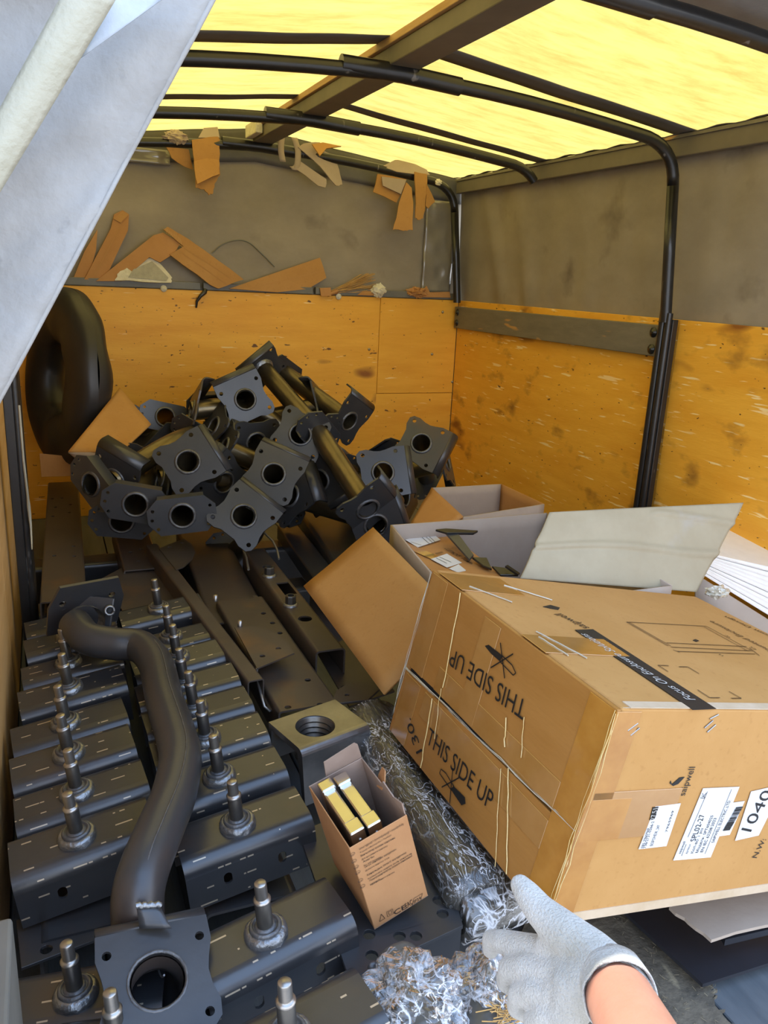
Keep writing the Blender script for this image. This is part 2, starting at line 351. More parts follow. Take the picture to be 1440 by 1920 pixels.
def quad(pts, nu=1, nv=1, wob=0., seed=0, sag=0.):
    """sheet between four corners (in order), gently uneven"""
    a, b, c, d = [V(p) for p in pts]; n = (b - a).cross(d - a).normalized()
    def fn(u, v):
        p = a * (1 - u) * (1 - v) + b * u * (1 - v) + c * u * v + d * (1 - u) * v
        return p + n * (wob * noise.noise(V((u * 3 + seed, v * 3, seed * 1.7))) + sag * math.sin(PI * u) * math.sin(PI * v))
    return MB().grid(fn, nu, nv, smooth=nu > 1)
def wig(pts, k, amp, seed):
    """polyline with torn, jittered points added"""
    rr = random.Random(seed); o = []
    for i in range(len(pts)):
        a = V(pts[i]); b = V(pts[(i + 1) % len(pts)])
        for j in range(k):
            p = a.lerp(b, j / k)
            if j: p = p + V((rr.uniform(-amp, amp), rr.uniform(-amp, amp)))
            o.append(p)
    return o

# ------------------------------------------------------------------ the truck body
XL, XR, YB, YN = -.075, 1.98, 3.68, .50
ZP, ZE, XC, ZR = 1.0, 1.555, .955, 1.685
def bolt(parent, p, axis, r=.008, m='zinc', name='bolt'):
    return MB().lathe([(0, .006), (r * .6, .0058), (r, .003), (r * 1.25, .0012), (r * 1.3, 0)][::-1], 12).obj(name, m, parent, zframe(p, axis, (0.1, .2, 1)))
# floor: planks on a base
fl = struct(MB().bb((XL - .04, YN, -.06), (XR + .04, YB + .04, -.022)).obj('floor', 'dark'))
x = XL; i = 0
while x < XR - .01:
    wd = min(.148, XR - x)
    MB().bb((x + .002, YN, -.021), (x + wd - .002, YB + .013, 0)).obj('plank', 'planks', fl, bevel=.002, seg=1); x += wd; i += 1
struct(MB().bb((-30, -30, -1.05), (30, 30, -1.0)).obj('ground', 'asphalt'))
# back wall
bw = struct(MB().bb((XL - .04, YB + .0145, -.06), (XR + .04, YB + .04, ZP)).obj('wall_back', 'greysteel'))
def px_back(x, y): return at(x, y, Y=YB)
sx1 = px_back(712, 600).x; szq = px_back(705, 738).z
MB().bb((XL, YB, .001), (sx1 - .001, YB + .012, ZP)).obj('plywood_panel', 'ply_x', bw, bevel=.0015, seg=1)
MB().bb((sx1 + .001, YB, szq + .001), (XR - .002, YB + .012, ZP)).obj('plywood_panel', 'ply_x', bw, bevel=.0015, seg=1)
MB().bb((sx1 - .012, YB + .001, 0), (XR - .002, YB + .013, szq - .001)).obj('plywood_panel', 'ply_x', bw, bevel=.0015, seg=1)
for bx, by in ((726, 552), (830, 585), (810, 664), (692, 655), (848, 716)):
    bolt(bw, px_back(bx, by), (0, -1, 0), .0055, name='nail_head')
# ledge rail above the back plywood, three lengths
lr = struct(MB().bb((XL, YB + .02, ZP), (XR, YB + .075, ZP + .01)).obj('trim_1', 'greysteel'))
xs = [XL, px_back(381, 543).x - .006, px_back(592, 550).x - .008, XR - .03]
for a, b in zip(xs[:-1], xs[1:]):
    MB().bb((a + .006, YB - .006, ZP + .002), (b - .006, YB + .022, ZP + .034)).obj('rail_length', 'greysteel', lr, bevel=.003)
for bx, by in ((307, 541), (635, 556)): bolt(lr, at(bx, by, Y=YB - .007), (0, -1, 0), .011, 'foam')
MB().tube([at(385, 543, Y=YB - .008), at(384, 548, Y=YB - .014), at(376, 555, Y=YB - .014), at(369, 565, Y=YB - .012), at(368, 577, Y=YB - .01)], [.010, .010, .008, .006, .004], 8).obj('strap_end', 'steelblk', lr)
# right wall
rw = struct(MB().bb((XR + .0135, YN, -.06), (XR + .04, YB + .04, ZP)).obj('wall_right', 'greysteel'))
YP = 2.135
MB().bb((XR, YP - .02 + .0015, 0), (XR + .012, YB, ZP)).obj('plywood_panel', 'ply_y', rw, bevel=.0015, seg=1)
MB().bb((XR - .004, YN, 0), (XR + .008, YP - .02 - .0015, ZP)).obj('plywood_panel', 'ply_y', rw, bevel=.0015, seg=1)
# board bolted to the right wall
bd = struct(MB().bb((XR - .026, 0, -.052), (XR - .001, 1, .052)).obj('trim_2', 'greywood', bevel=.003))
bd.parent = None
ya, yb_ = 2.18, YB - .012
me = bd.data
for v in me.vertices:
    t_ = v.co.y; v.co.y = ya + (yb_ - ya) * t_; v.co.z = v.co.z + (.926 * (1 - t_) + .918 * t_)
for yy, zz in ((2.205, .953), (2.205, .897), (3.64, .943), (3.64, .893)):
    bo = MB().lathe([(.017, 0), (.017, .003), (.010, .004), (.010, .008), (0, .0085)], 14).obj('bolt', 'steelblk', bd, zframe((XR - .026, yy, zz), (-1, 0, 0), (0, 0, 1)))
# left wall
lw_ = struct(MB().bb((XL - .04, YN, -.06), (XL - .0125, YB + .04, ZP)).obj('wall_left', 'greysteel'))
for a, b in ((YN, 1.9), (1.903, YB)):
    MB().bb((XL - .012, a, 0), (XL, b, ZP)).obj('plywood_panel', 'plyedge', lw_, bevel=.0015, seg=1)
# rear corner post on the left
rp_ = MB().bb((-.11, .52, -.06), (-.028, .80, .40)).bb((-.11, .52, .4), (-.09, .80, 1.0))
struct(tag(rp_.obj('trim_3', 'greysteel', bevel=.004), 'dull grey steel rear corner post of the truck bed', 'post'))
# side rails under the eaves
for sgn, xe, nm in ((1, XR - .045, 'trim_4'), (-1, XL + .045, 'trim_5')):
    mm = MB().bb((xe - .012, YN, ZE - .060), (xe + .014, YB, ZE - .004))
    o = struct(mm.obj(nm, 'rail', bevel=.003))
    MB().bb((xe - .018, YN, ZE - .006), (xe + .014, YB, ZE + .004)).obj('top_lath', 'greywood', o)
# ridge beam
rg = struct(MB().bb((XC - .043, 1.0, 1.612), (XC + .043, 3.60, 1.655)).obj('trim_6', 'rail', bevel=.003))
MB().bb((XC - .052, 1.0, 1.656), (XC + .030, 3.60, ZR - .010)).obj('timber', 'wood', rg, bevel=.002)
MB().bb((XC - .075, 3.42, 1.622), (XC - .045, 3.60, 1.672)).obj('block', 'foam', rg, bevel=.004)
# roof sheet
def roofz(x, y):
    k = abs(x - XC) / (XR - .02 - XC)
    z = ZR + (ZE + .008 - ZR) * k
    bay = [3.62, 2.93, 2.12, 1.35, .5]
    s = 0
    for a, b in zip(bay[:-1], bay[1:]):
        if b <= y <= a: s = math.sin(PI * (y - b) / (a - b))
    return z - .010 * s * math.sin(PI * min(1, k)) + .0035 * noise.noise(V((x * 5, y * 3, 0)))
def roof_fn(y0, y1, dz=0):
    return lambda u, v: (lambda X_, Y_: (X_, Y_, roofz(X_, Y_) + dz))(XL - .05 + (XR - XL + .10) * u, y0 + (y1 - y0) * v)
YG = 1.50
cl = struct(MB().grid(roof_fn(YG, 3.78), 60, 80).obj('ceiling', 'roof'))
MB().grid(roof_fn(.95, YG + .01, -.002), 60, 30).obj('grey_roof_band', 'flap', cl, solid=.0015)
for yy, wd in ((2.945, .075), (2.150, .092)):  # dark strips laid across the roof sheet close to two bows
    MB().grid(roof_fn(yy - wd / 2, yy + wd / 2, -.003), 60, 3).obj('cross_strip', 'tarp_dark', cl, solid=.002)
for sgn in (0, 1):
    xx = XR - .055 if sgn else XL + .055
    MB().grid(lambda u, v: (xx + (v - .5) * .02, YG + (3.7 - YG) * u, roofz(xx, YG + (3.7 - YG) * u) - .004 + .003 * math.sin(u * 90)), 60, 2).obj('hem_strip', 'tarp_dark', cl, solid=.002)
# tarpaulin sides
def side_tarp(X0, X1, nm, sg):
    def fn(u, v):
        y = YN + (YB + .03 - YN) * u; z = ZP - .03 + (ZE + .01 - ZP + .03) * v
        x = X0 + (X1 - X0) * v
        d = .010 * noise.noise(V((y * 4, z * 1.5, 3))) + .006 * noise.noise(V((y * 11, z * 4, 9)))
        fold = .012 * math.exp(-((y - 3.35 - (z - 1.2) * .35) / .05) ** 2) + .009 * math.exp(-((y - 3.1 - (z - 1.2) * .2) / .06) ** 2)
        return (x + sg * (d + .012) - sg * fold, y, z)
    return struct(MB().grid(fn, 120, 30).obj(nm, 'tarp', solid=.0015))
side_tarp(XR + .012, XR - .03, 'wall_right_tarpaulin', 1)
side_tarp(XL - .012, XL + .03, 'wall_left_tarpaulin', -1)
def back_fn(u, v):
    x = XL - .01 + (XR - XL + .02) * u
    zt = roofz(max(XL, min(XR, x)), 3.68) + .004
    z = ZP + (zt - ZP) * v
    return (x, YB + .045 + .008 * noise.noise(V((x * 3, z * 3, 1))) + .004 * noise.noise(V((x * 9, z * 9, 4))), z)
bt = struct(MB().grid(back_fn, 80, 30).obj('wall_back_tarpaulin', 'tarp', solid=.0015))
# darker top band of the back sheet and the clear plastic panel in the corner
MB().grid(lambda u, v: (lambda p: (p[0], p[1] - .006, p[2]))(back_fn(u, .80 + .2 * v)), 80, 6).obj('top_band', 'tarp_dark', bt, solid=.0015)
M['clearpl'] = mat('glossy_grey_plastic', (.22, .20, .16), .16, var=(.27, .245, .20), scale=6, bump=.35, bscale=9, coat=.6, spec=.8)
def cpl(x0, x1, z0, z1, sd): return lambda u, v: (x0 + (x1 - x0) * u, YB + .026 + .009 * noise.noise(V((u * 3 + sd, v * 5, 2))), z0 + (z1 - z0) * v)
MB().grid(cpl(px_back(800, 450).x, XR - .04, ZP + .035, 1.46, 1), 12, 30).obj('clear_panel', 'clearpl', bt, solid=.001)
MB().grid(cpl(XL, px_back(320, 290).x, 1.50, 1.56, 5), 12, 6).obj('clear_panel', 'clearpl', bt, solid=.001)

# roof bows
def bow_path(y, xl, xr, zf, full=True):
    pts = []
    Rr = .11
    zc = 1.405
    a = V((xr, y, ZP)); b = V((xr - .045, y, zc))
    top = V((XC, y, 1.598))
    cor = V((xr - .055, y, 1.525))
    half = []
    if full: half += [V((xr, y, zf)), a, a.lerp(b, .5), b]
    for k in range(9):
        t_ = k / 8; p0 = b; p2 = cor.lerp(top, .16)
        half.append(p0 * (1 - t_) ** 2 + cor * 2 * t_ * (1 - t_) + p2 * t_ ** 2)
    if not full: half = half[3:]
    p2 = half[-1]
    for k in range(1, 7):
        t_ = k / 6; q = p2.lerp(top, t_); q.z += .010 * math.sin(PI * t_); half.append(q)
    return half
def bow(y, label, zf=.99, right_full=True, r=.0185):
    rt = bow_path(y, XL + .045, XR - .045, zf, right_full)
    lf = [V((2 * XC - p.x, p.y, p.z)) for p in bow_path(y, 0, XR - .045, zf, True)]
    root = thing('roof_bow', label, 'frame', T((XC, y, ZP)), 'steel roof bows')
    I = T((-XC, -y, -ZP))
    MB().tube(rt[:] + lf[::-1][1:], r, 14, I).obj('tube', 'steelblk', root)
    MB().tube([V((XC - .17, y, 1.601)), V((XC, y, 1.600)), V((XC + .17, y, 1.590))], r * 1.25, 14, I).obj('sleeve', 'steelblk', root)
    return root
b4 = bow(1.37, 'black steel roof bow under the grey band of the roof sheet')
b3 = bow(YP, 'black steel roof bow carried on the tall side posts at mid-length')
b2 = bow(2.90, 'black steel roof bow cut off short below the eave', right_full=False)
b1 = bow(3.615, 'black steel roof bow hung with torn cardboard along the end wall')
# posts
def post(x, y, z0, z1, label, sgn, lean=0.):
    o = MB().bb((-.011, -.030, z0), (.011, .030, z1)).tube([(-.016 * sgn, .012, z0), (-.016 * sgn, .012, z1 + .05)], .014, 10).tube([(-.016 * sgn, -.014, z0), (-.016 * sgn, -.014, z1 + .02)], .012, 10).obj('side_post', 'steelblk', bevel=.002)
    o.matrix_world = T((x, y, 0)); return tag(o, label, 'post', 'black steel side posts')
post(XR - .028, YP, 0, 1.0, 'black steel side post between the scuffed orange plywood panels', 1)
post(XL + .030, 2.16, 0, 1.0, 'black steel side post against the pale plywood beside the tyre', -1)
# tarpaulin door flap tied back on the left
def flap_fn(u, v):
    # v down along the free edge, u away from it
    e0 = at(430, -60, Y=.60); e1 = at(-60, 860, Y=.60)
    p = e0.lerp(e1, v); q = V((-.30, .70, p.z + .02 - .10 * u))
    s = p.lerp(q, u)
    s.y +=  .016 * noise.noise(V((u * 6, v * 4, 2))) + .004 * noise.noise(V((u * 22, v * 14, 5))) + .03 * u
    s.x += .0016 * noise.noise(V((v * 40, 1, 1)))
    return s
fr_ = thing('tarpaulin_flap', 'weathered white tarpaulin door flap tied back with a cream strap', 'tarpaulin', T(at(0, 760, Y=.6)))
fi = fr_.matrix_world.inverted()
MB().grid(lambda u, v: fi @ flap_fn(u, v), 40, 60).obj('sheet', 'flap', fr_, solid=.003)
MB().tube([fi @ (flap_fn(0, k / 40) + V((0, 0, 0))) for k in range(41)], .0018, 8).obj('hem', 'flap', fr_)
def strap_fn(u, v):
    a0 = at(122, -10, Y=.565); a1 = at(-30, 268, Y=.565); b0_ = at(218, -10, Y=.565); b1_ = at(-30, 402, Y=.565)
    p = a0.lerp(a1, v).lerp(b0_.lerp(b1_, v), u); p.y += .006 * math.sin(PI * u) * -1
    return fi @ p
MB().grid(strap_fn, 8, 20).obj('strap', 'strap', fr_, solid=.004)
def patch_fn(u, v):
    a0 = at(200, -20, Y=.575); a1 = at(150, 110, Y=.575); b0_ = at(330, -20, Y=.575); b1_ = at(262, 30, Y=.575)
    return fi @ a0.lerp(a1, v).lerp(b0_.lerp(b1_, v), u)
M['flap_blue'] = mat('bluish_worn_patch', (.40, .46, .54), .6, var=(.52, .57, .62), scale=20, bump=.2, bscale=160)
MB().grid(patch_fn, 6, 6).obj('patch', 'flap_blue', fr_, solid=.002)

# ------------------------------------------------------------------ steel channels
def uch(b, L, w_, h, r=.016, t=.004, top=(), front=(), back=(), m=None, arc=6):
    """inverted U profile: x in [0,L], y in [-w/2,w/2], top at z=0; holes given per face as loops"""
    m = m or Matrix()
    b.plate(rect(0, -w_ / 2 + r, L, w_ / 2 - r), top, t, m)
    # front face is y=-w/2: local plate (x, z)
    mf = m @ Matrix(((1, 0, 0, 0), (0, 0, -1, -w_ / 2), (0, 1, 0, -h), (0, 0, 0, 1)))
    b.plate(rect(0, 0, L, h - r), front, t, mf)
    mb = m @ Matrix(((1, 0, 0, 0), (0, 0, 1, w_ / 2), (0, 1, 0, -h), (0, 0, 0, 1)))
    mb2 = m @ Matrix(((-1, 0, 0, L), (0, 0, 1, w_ / 2), (0, 1, 0, -h), (0, 0, 0, 1)))
    b.plate(rect(0, 0, L, h - r), back, t, mb2)
    for sg in (-1, 1):
        o = []; i_ = []
        for k in range(arc + 1):
            q = PI / 2 * k / arc
            o.append((sg * (w_ / 2 - r + r * math.cos(q)), -r + r * math.sin(q)))
            i_.append((sg * (w_ / 2 - r + (r - t) * math.cos(q)), -r + (r - t) * math.sin(q)))
        n_ = arc + 1; vs = []
        for X in (0, L): vs += [(X, y, z) for y, z in o] + [(X, y, z) for y, z in i_]
        e = 2 * n_; fs = []
        for k in range(arc):
            q = [(k, k + 1, e + k + 1, e + k), (n_ + k, e + n_ + k, e + n_ + k + 1, n_ + k + 1)]
            if sg > 0: q = [x[::-1] for x in q]
            fs += q
        sm = MB(); b.add(vs, fs, m, True)
        caps = []
        for k in range(arc): caps += [(k, n_ + k, n_ + k + 1, k + 1), (e + k, e + k + 1, e + n_ + k + 1, e + n_ + k)]
        b.add(vs, caps if sg < 0 else [c[::-1] for c in caps], m)
    return b

# stud brackets -----------------------------------------------------
BL, BW, BH = .205, .106, .085
def stud_parts(root, x, y, hh=1.):
    m = T((x, y, 0))
    rr = random.Random(int(x * 1000) + int(hh * 99))
    wob = lambda i, q: 1 + (.10 * noise.noise(V((math.cos(q) * 2, math.sin(q) * 2, i * .9 + hh * 7))) if i < 4 else 0)
    MB().lathe([(.0285, -.001), (.0285, .004), (.026, .009), (.0215, .0115), (.019, .010)], 28, m, wob=wob, cap=False).obj('weld_bead', 'weld', root)
    MB().lathe([(.0205, .007), (.0215, .0125), (.0195, .0155), (.0165, .0155), (.016, .013), (.0140, .013), (.0135, .015), (.0105, .0155)], 24, m, cap=False).obj('collar', 'weld_dark', root)
    z1 = .056 * hh
    sh = MB().lathe([(.0106, .012), (.0106, z1), (.0100, z1 + .001)], 20, m).obj('stud', 'shaft', root)
    pr = [(.0112, z1 - .002), (.0115, z1 + .001), (.0090, z1 + .0025)]; z = z1 + .003
    for k in range(9): pr += [(.0082, z), (.0075, z + .0012)]; z += .0025
    pr += [(.0080, z), (.0070, z + .0013), (0, z + .0014)]
    MB().lathe(pr, 18, m).obj('thread', 'zinc', sh)
def make_stud_bracket(nm, holes, hh=1.):
    root = thing(nm, '', 'bracket')
    L = BL
    fr = [slot(L * .30, BH * .44, .013, .021), slot(L * .72, BH * .44, .013, .021)] if holes else []
    uch(MB(), L, BW, BH, .024, .004, [], fr, []).obj('channel', 'steel_mark', root)
    stud_parts(root, L * .47, -.004, hh)
    return root
def place(root, p0, p1, roll=0.):
    """front top edge runs from p0 to p1"""
    d = (p1 - p0).normalized()
    m = frame(p0, d, z=(0, 0, 1)) @ R(roll, 'X') @ T((0, BW / 2 - .010, 0))
    root.matrix_world = m
protoA = make_stud_bracket('stud_bracket', False)
protoB = make_stud_bracket('stud_bracket', True)
GL = 'stud brackets in the row along the plywood side wall'
GR = 'stud brackets in the row beside the long channels'
LBL_L = 'dark channel bracket with an upright threaded stud, row along the pale plywood side'
LBL_R = 'dark channel bracket with an upright threaded stud, row beside the long brown channels'
ORD = ['', 'second', 'third', 'fourth', 'fifth', 'sixth', 'seventh', 'eighth']
def LABL(i, where): return ('studded channel bracket with slotted front face, first in the row ' if i == 0 else 'studded channel bracket, %s in the row ' % ORD[i]) + where
usedA = [False, False]
def put_bracket(p0, p1, label, group, holes=False, roll=0.):
    pr = protoB if holes else protoA
    k = 1 if holes else 0
    o = pr if not usedA[k] else copy_tree(pr)
    usedA[k] = True
    place(o, p0, p1, roll); tag(o, label, 'bracket', group); return o
for i, y in enumerate([1.066, 1.180, 1.296, 1.412, 1.548, 1.672, 1.796, 1.914]):
    dz = random.uniform(-.004, .004)
    dx = [0, .004, -.004, -.006, .004, .006, .012, .010][i]
    put_bracket(V((-.050 + dx, y, .238 + dz)), V((.150 + dx, y + .017 + random.uniform(-.004, .004), .262 + dz)), LABL(i, 'along the pale plywood side'), GL, holes=i == 0, roll=[2, -1, 2, 0, 3, -2, 2, 0][i])
for i, y in enumerate([1.014, 1.150, 1.268, 1.384, 1.498, 1.614, 1.728, 1.895]):
    dz = random.uniform(-.003, .003); xr = [.384, .381, .379, .378, .377, .382, .384, .378][i]
    put_bracket(V((xr - .203, y - .010, .246 + dz)), V((xr, y + random.uniform(-.004, .004), .270 + dz)), LABL(i, 'beside the long brown channels'), GR, holes=i == 0, roll=[2, 0, 2, -1, 1, 3, 0, 2][i])
# nearer ones
ob = put_bracket(V((.172, .772, .250)), V((.377, .803, .272)), 'dark channel bracket with upright stud, set beside the lettered open fan box', None, holes=True)
ob = put_bracket(at(-25, 1945, Z=.185), at(262, 1893, Z=.200), 'dark channel bracket with upright stud, crossed by the near flange of the big bent pipe', None)
ob = put_bracket(V((.155, .610, .262)), V((.352, .640, .275)), 'brownish channel bracket with upright stud, its end under the crumpled film parcel', None)
ob = put_bracket(at(40, 2050, Z=.205), at(310, 2010, Z=.215), 'dark channel bracket whose stud stands against the near flange of the big bent pipe', None)

# support pieces under the rows: plates with round holes
def hole_plate(name, pts, holes_px, z, label, m='steel', t=.005, r=.0085, lipd=.03):
    P = [at(x, y, Z=z) for x, y in pts]
    c = sum(P, V()) / len(P)
    hs = [circ((at(x, y, Z=z) - c).x, (at(x, y, Z=z) - c).y, r, 16) for x, y in holes_px]
    o = MB().plate([((p - c).x, (p - c).y) for p in P], hs, t).obj(name, m, bevel=.0008, seg=1)
    o.matrix_world = T(c); return tag(o, label, 'plate')
hole_plate('drilled_plate', [(30, 1725), (250, 1665), (262, 1730), (40, 1815)], [(93, 1737), (152, 1742), (187, 1742), (87, 1780)], .145, 'flat steel plate with four round holes under the studded channel row')
# big holed plate under the fan box
o = hole_plate('drilled_plate', [(560, 1560), (790, 1465), (868, 1735), (655, 1835)], [(692, 1752), (749, 1755), (780, 1755), (822, 1688), (830, 1713), (697, 1791), (640, 1560)], .228, 'wide dark steel plate with round holes under the lettered fan box', t=.006)
# its upturned edge and dark step below
pA, pB = at(655, 1840, Z=.225), at(868, 1738, Z=.225)
o = MB().bb((0, -.003, -.11), ((pB - pA).length, .003, 0)).obj('angle_plate', 'steel', bevel=.001, seg=1); o.matrix_world = frame(pA + V((0, .006, -.004)), pB - pA, z=(0, 0, 1))
tag(o, 'dark upright steel web below the wide drilled plate', 'plate')
for (x, y) in ((742, 1780), (700, 1815)):
    q = onplane(x, y, pA, frame(pA, pB - pA, z=(0, 0, 1)).to_3x3() @ V((0, -1, 0)))
    MB().lathe([(.007, 0), (.007, .004), (0, .005)], 10).obj('rivet', 'weld_dark', o, o.matrix_world.inverted() @ zframe(q + V((0, .003, 0)), V((0, -1, .1)), (0, 0, 1)))
# bright slim angle hook beside the box
hk = MB().tube([at(640, 1603, Z=.262), at(655, 1599, Z=.264), at(668, 1603, Z=.262), at(672, 1612, Z=.255), at(690, 1700, Z=.20)], .0028, 8).obj('steel_hook', 'zinc')
tag(hk, 'bare steel strip bent to a hook beside the lettered fan box', 'strip')

# long channels ------------------------------------------------------
def long_channel(name, pl, pr, pl2, z, label, h=.07, r=.008, holes=(), m='steel_br', t=.004, w_=None, nodash=False, group=None):
    """top face: near-left pl, near-right pr, far-left pl2 pixels on height z"""
    a, b_, c = at(*pl, Z=z), at(*pr, Z=z), at(*pl2, Z=z)
    x = (c - a); L = x.length; xd = x.normalized()
    y = (b_ - a); y = y - xd * y.dot(xd); wd = w_ or y.length
    m4 = frame(a + y.normalized() * wd / 2, xd, z=(0, 0, 1))
    inv = m4.inverted()
    hs = []
    for hh in holes:
        q = inv @ at(hh[0], hh[1], Z=z); rr = hh[2] if len(hh) > 2 else .006
        if len(hh) > 3: hs.append(rect(q.x - hh[3] / 2, q.y - rr, q.x + hh[3] / 2, q.y + rr))
        else: hs.append(circ(q.x, q.y, rr, 12))
    o = uch(MB(), L, wd, h, r, t, hs).obj(name, m); o.matrix_world = m4
    return tag(o, label, 'channel', group)
long_channel('perforated_channel', (74, 1130), (161, 1098), (90, 905), .25, 'long brown steel channel pierced with paired holes beside the black side post', .075,
             holes=[(98, 935), (116, 934), (104, 951), (132, 946), (99, 968), (130, 961), (102, 1042), (139, 1043), (138, 1024)], r=.006)
long_channel('perforated_channel', (232, 1070), (300, 1052), (208, 975), .235, 'brown steel channel with two rows of small holes under the flange heap', .08,
             holes=[(238, 1003), (254, 997), (245, 1035), (264, 1030), (282, 1022), (260, 1052), (285, 1045)], r=.006)
long_channel('wide_channel', (395, 1170), (492, 1130), (330, 990), .215, 'wide brown steel channel between the eared rail and the bushing rail', .10, r=.01)
o = hole_plate('gusset_plate', [(165, 1098), (232, 1062), (300, 1052), (330, 1130), (235, 1152), (205, 1110)], [], .225, 'brown triangular steel gusset sheet behind the bent pipe', 'steel_br', t=.004)
# slotted plate with a row of holes along its edge
long_channel('slotted_channel', (522, 1335), (628, 1305), (405, 1128), .235, 'brown steel channel with a row of holes along one edge under the eared rail', .07, r=.008,
             holes=[(478, 1118, .007), (494, 1150, .007), (511, 1168, .007), (525, 1187, .007), (577, 1275, .007), (600, 1321, .007), (540, 1326, .007)])
long_channel('wide_channel', (640, 1075), (720, 1030), (545, 935), .25, 'broad dark steel channel running back beside the cardboard carton', .09, r=.012, m='steel')
long_channel('narrow_channel', (590, 1085), (622, 1062), (520, 985), .22, 'slim dark steel channel between the bushing rail and the broad channel', .05, r=.008, m='steel')
long_channel('small_drilled_plate', (655, 1095), (690, 1075), (622, 1057), .215, 'short brown drilled steel strip beside the upright carton flap', .01, r=.002, holes=[(640, 1063, .005), (655, 1084, .005)], t=.002)
# eared rail: thin C rail with an ear plate at each end
za = .275
p0, p1 = at(480, 1275, Z=za), at(285, 1020, Z=za)
er = thing('eared_rail', 'slim brown steel rail with rounded ear plates at both ends', 'rail', frame(p0, p1 - p0, z=(0, 0, 1)))
Lr = (p1 - p0).length; ei = er.matrix_world.inverted()
uch(MB(), Lr, .036, .06, .006, .003).obj('rail', 'steel_br', er)
def ear(pts, holes, z, sub=True):
    loc = [ei @ at(x, y, Z=z) for x, y in pts]
    return MB().plate([(p.x, p.y) for p in loc], [circ((ei @ at(x, y, Z=z)).x, (ei @ at(x, y, Z=z)).y, .0065, 12) for x, y in holes], .0035, T((0, 0, loc[0].z))).obj('ear_plate', 'steel_br', er)
ear([(482, 1253), (552, 1224), (535, 1200), (510, 1182), (480, 1174), (440, 1176)], [(492, 1230), (522, 1216)], za + .003)
ear([(298, 1028), (345, 1010), (360, 1020), (366, 1035), (360, 1048), (345, 1062), (330, 1068)], [(318, 1026), (342, 1018)], za + .003)
zl = .215
ear([(505, 1333), (574, 1302), (560, 1275), (535, 1252), (500, 1245), (470, 1250)], [(515, 1306), (545, 1291)], zl)
e_pts = [(482, 1253), (481, 1262), (484, 1280), (489, 1300), (496, 1325), (506, 1333)]
MB().tube([ei @ at(x, y, Z=za + (zl - za) * k / 5) for k, (x, y) in enumerate(e_pts)], .003, 8).obj('bent_edge', 'edge', er)
for (x, y) in ((450, 1168), (404, 1120)):
    q = ei @ at(x, y, Z=za + .01); MB().lathe([(.006, -.01), (.006, .006), (0, .007)], 10, T(q)).obj('lug', 'zinc', er)
# rail with welded bushings
zb = .265
a, b_, c = at(592, 1222, Z=zb), at(675, 1185, Z=zb), at(455, 1032, Z=zb)
xd = (c - a); L = xd.length; xd.normalize(); yd = b_ - a; yd -= xd * yd.dot(xd); wd = .072
br = thing('bushing_rail', 'brown steel rail with two welded bushings, cut-outs and a curved notch', 'rail', frame(a + yd.normalized() * wd / 2, xd, z=(0, 0, 1)))
bi = br.matrix_world.inverted()
def bl(x, y): return bi @ at(x, y, Z=zb)
hs = []
for x, y, rr in ((502, 1062, .016), (572, 1160, .0175)):
    q = bl(x, y); hs.append(circ(q.x, q.y, rr, 20))
q = bl(537, 1103); hs.append([(q.x - .045, q.y - .017), (q.x + .045, q.y - .017), (q.x + .045, q.y + .017), (q.x - .045, q.y + .017)])
uch(MB(), L, wd, .075, .010, .004, hs).obj('channel', 'steel_br', br)
for x, y in ((505, 1080), (545, 1135)):
    q = bl(x, y); bu = MB().lathe([(.0145, .0), (.0145, .026), (.013, .028), (.0085, .028), (.0085, .004), (0, .004)], 8, T(q), smooth=False).obj('bushing', 'shaft', br)
    MB().lathe([(.020, 0), (.019, .005), (.0145, .007)], 18, T(q), cap=False, wob=lambda i, t_: 1 + .12 * noise.noise(V((math.cos(t_) * 3, math.sin(t_) * 3, i)))).obj('weld_bead', 'weld', bu)
# side web running on past the notch, lower tray
w0, w1, w2, w3 = at(583, 1215, Z=zb), at(600, 1222, Z=zb), at(595, 1260, Z=zb - .07), at(480, 1090, Z=zb - .07)
trm = hole_plate('notched_tray', [(596, 1225), (660, 1190), (740, 1295), (655, 1325)], [(628, 1218, ), (650, 1290)], .20, 'dark notched steel tray under the upright carton flap', 'steel_br', r=.014)
o = hole_plate('clip_plate', [(620, 1320), (630, 1295), (650, 1282), (690, 1278), (712, 1292), (690, 1312)], [(651, 1303)], .235, 'small rounded steel clip plate with one hole beside the wrapped bundle', 'steel_br', r=.005)
# two curved straps hanging at the rail's far end
for k, pl in enumerate(([(440, 1000), (452, 1020), (462, 1045), (466, 1068)], [(497, 1000), (512, 1015), (520, 1032), (523, 1048)])):
    o = MB().tube([at(x, y, Z=.31 - .012 * i) for i, (x, y) in enumerate(pl)], .0035, 8).obj('curved_rod', 'edge')
    tag(o, ('bright curved steel edge strip between the wide channel and the bushing rail', 'bright curved steel edge strip on the far side of the bushing rail')[k], 'strip')

# threaded steel block ------------------------------------------------
a, b_, c = at(513, 1362, Z=.285), at(548, 1415, Z=.285), at(640, 1318, Z=.285)
blk = thing('threaded_block', 'worn grey steel block with a large threaded bore', 'block', frame(a, c - a, z=(0, 0, 1)))
ki = blk.matrix_world.inverted(); B = ki @ b_; bwid = .082; blen = .150
pr = [(-.075, 0), (-.0, .0)]
yv = -bwid
cb = ki @ at(591, 1361, Z=.285); cb = V((cb.x, cb.y, 0))
outer = rect(0, -bwid, blen, 0.018)
bb_ = MB().plate(outer, [circ(cb.x, cb.y, .037, 32)], .012)
bb_.bb((0, .008, -.075), (blen, .018, -.012))
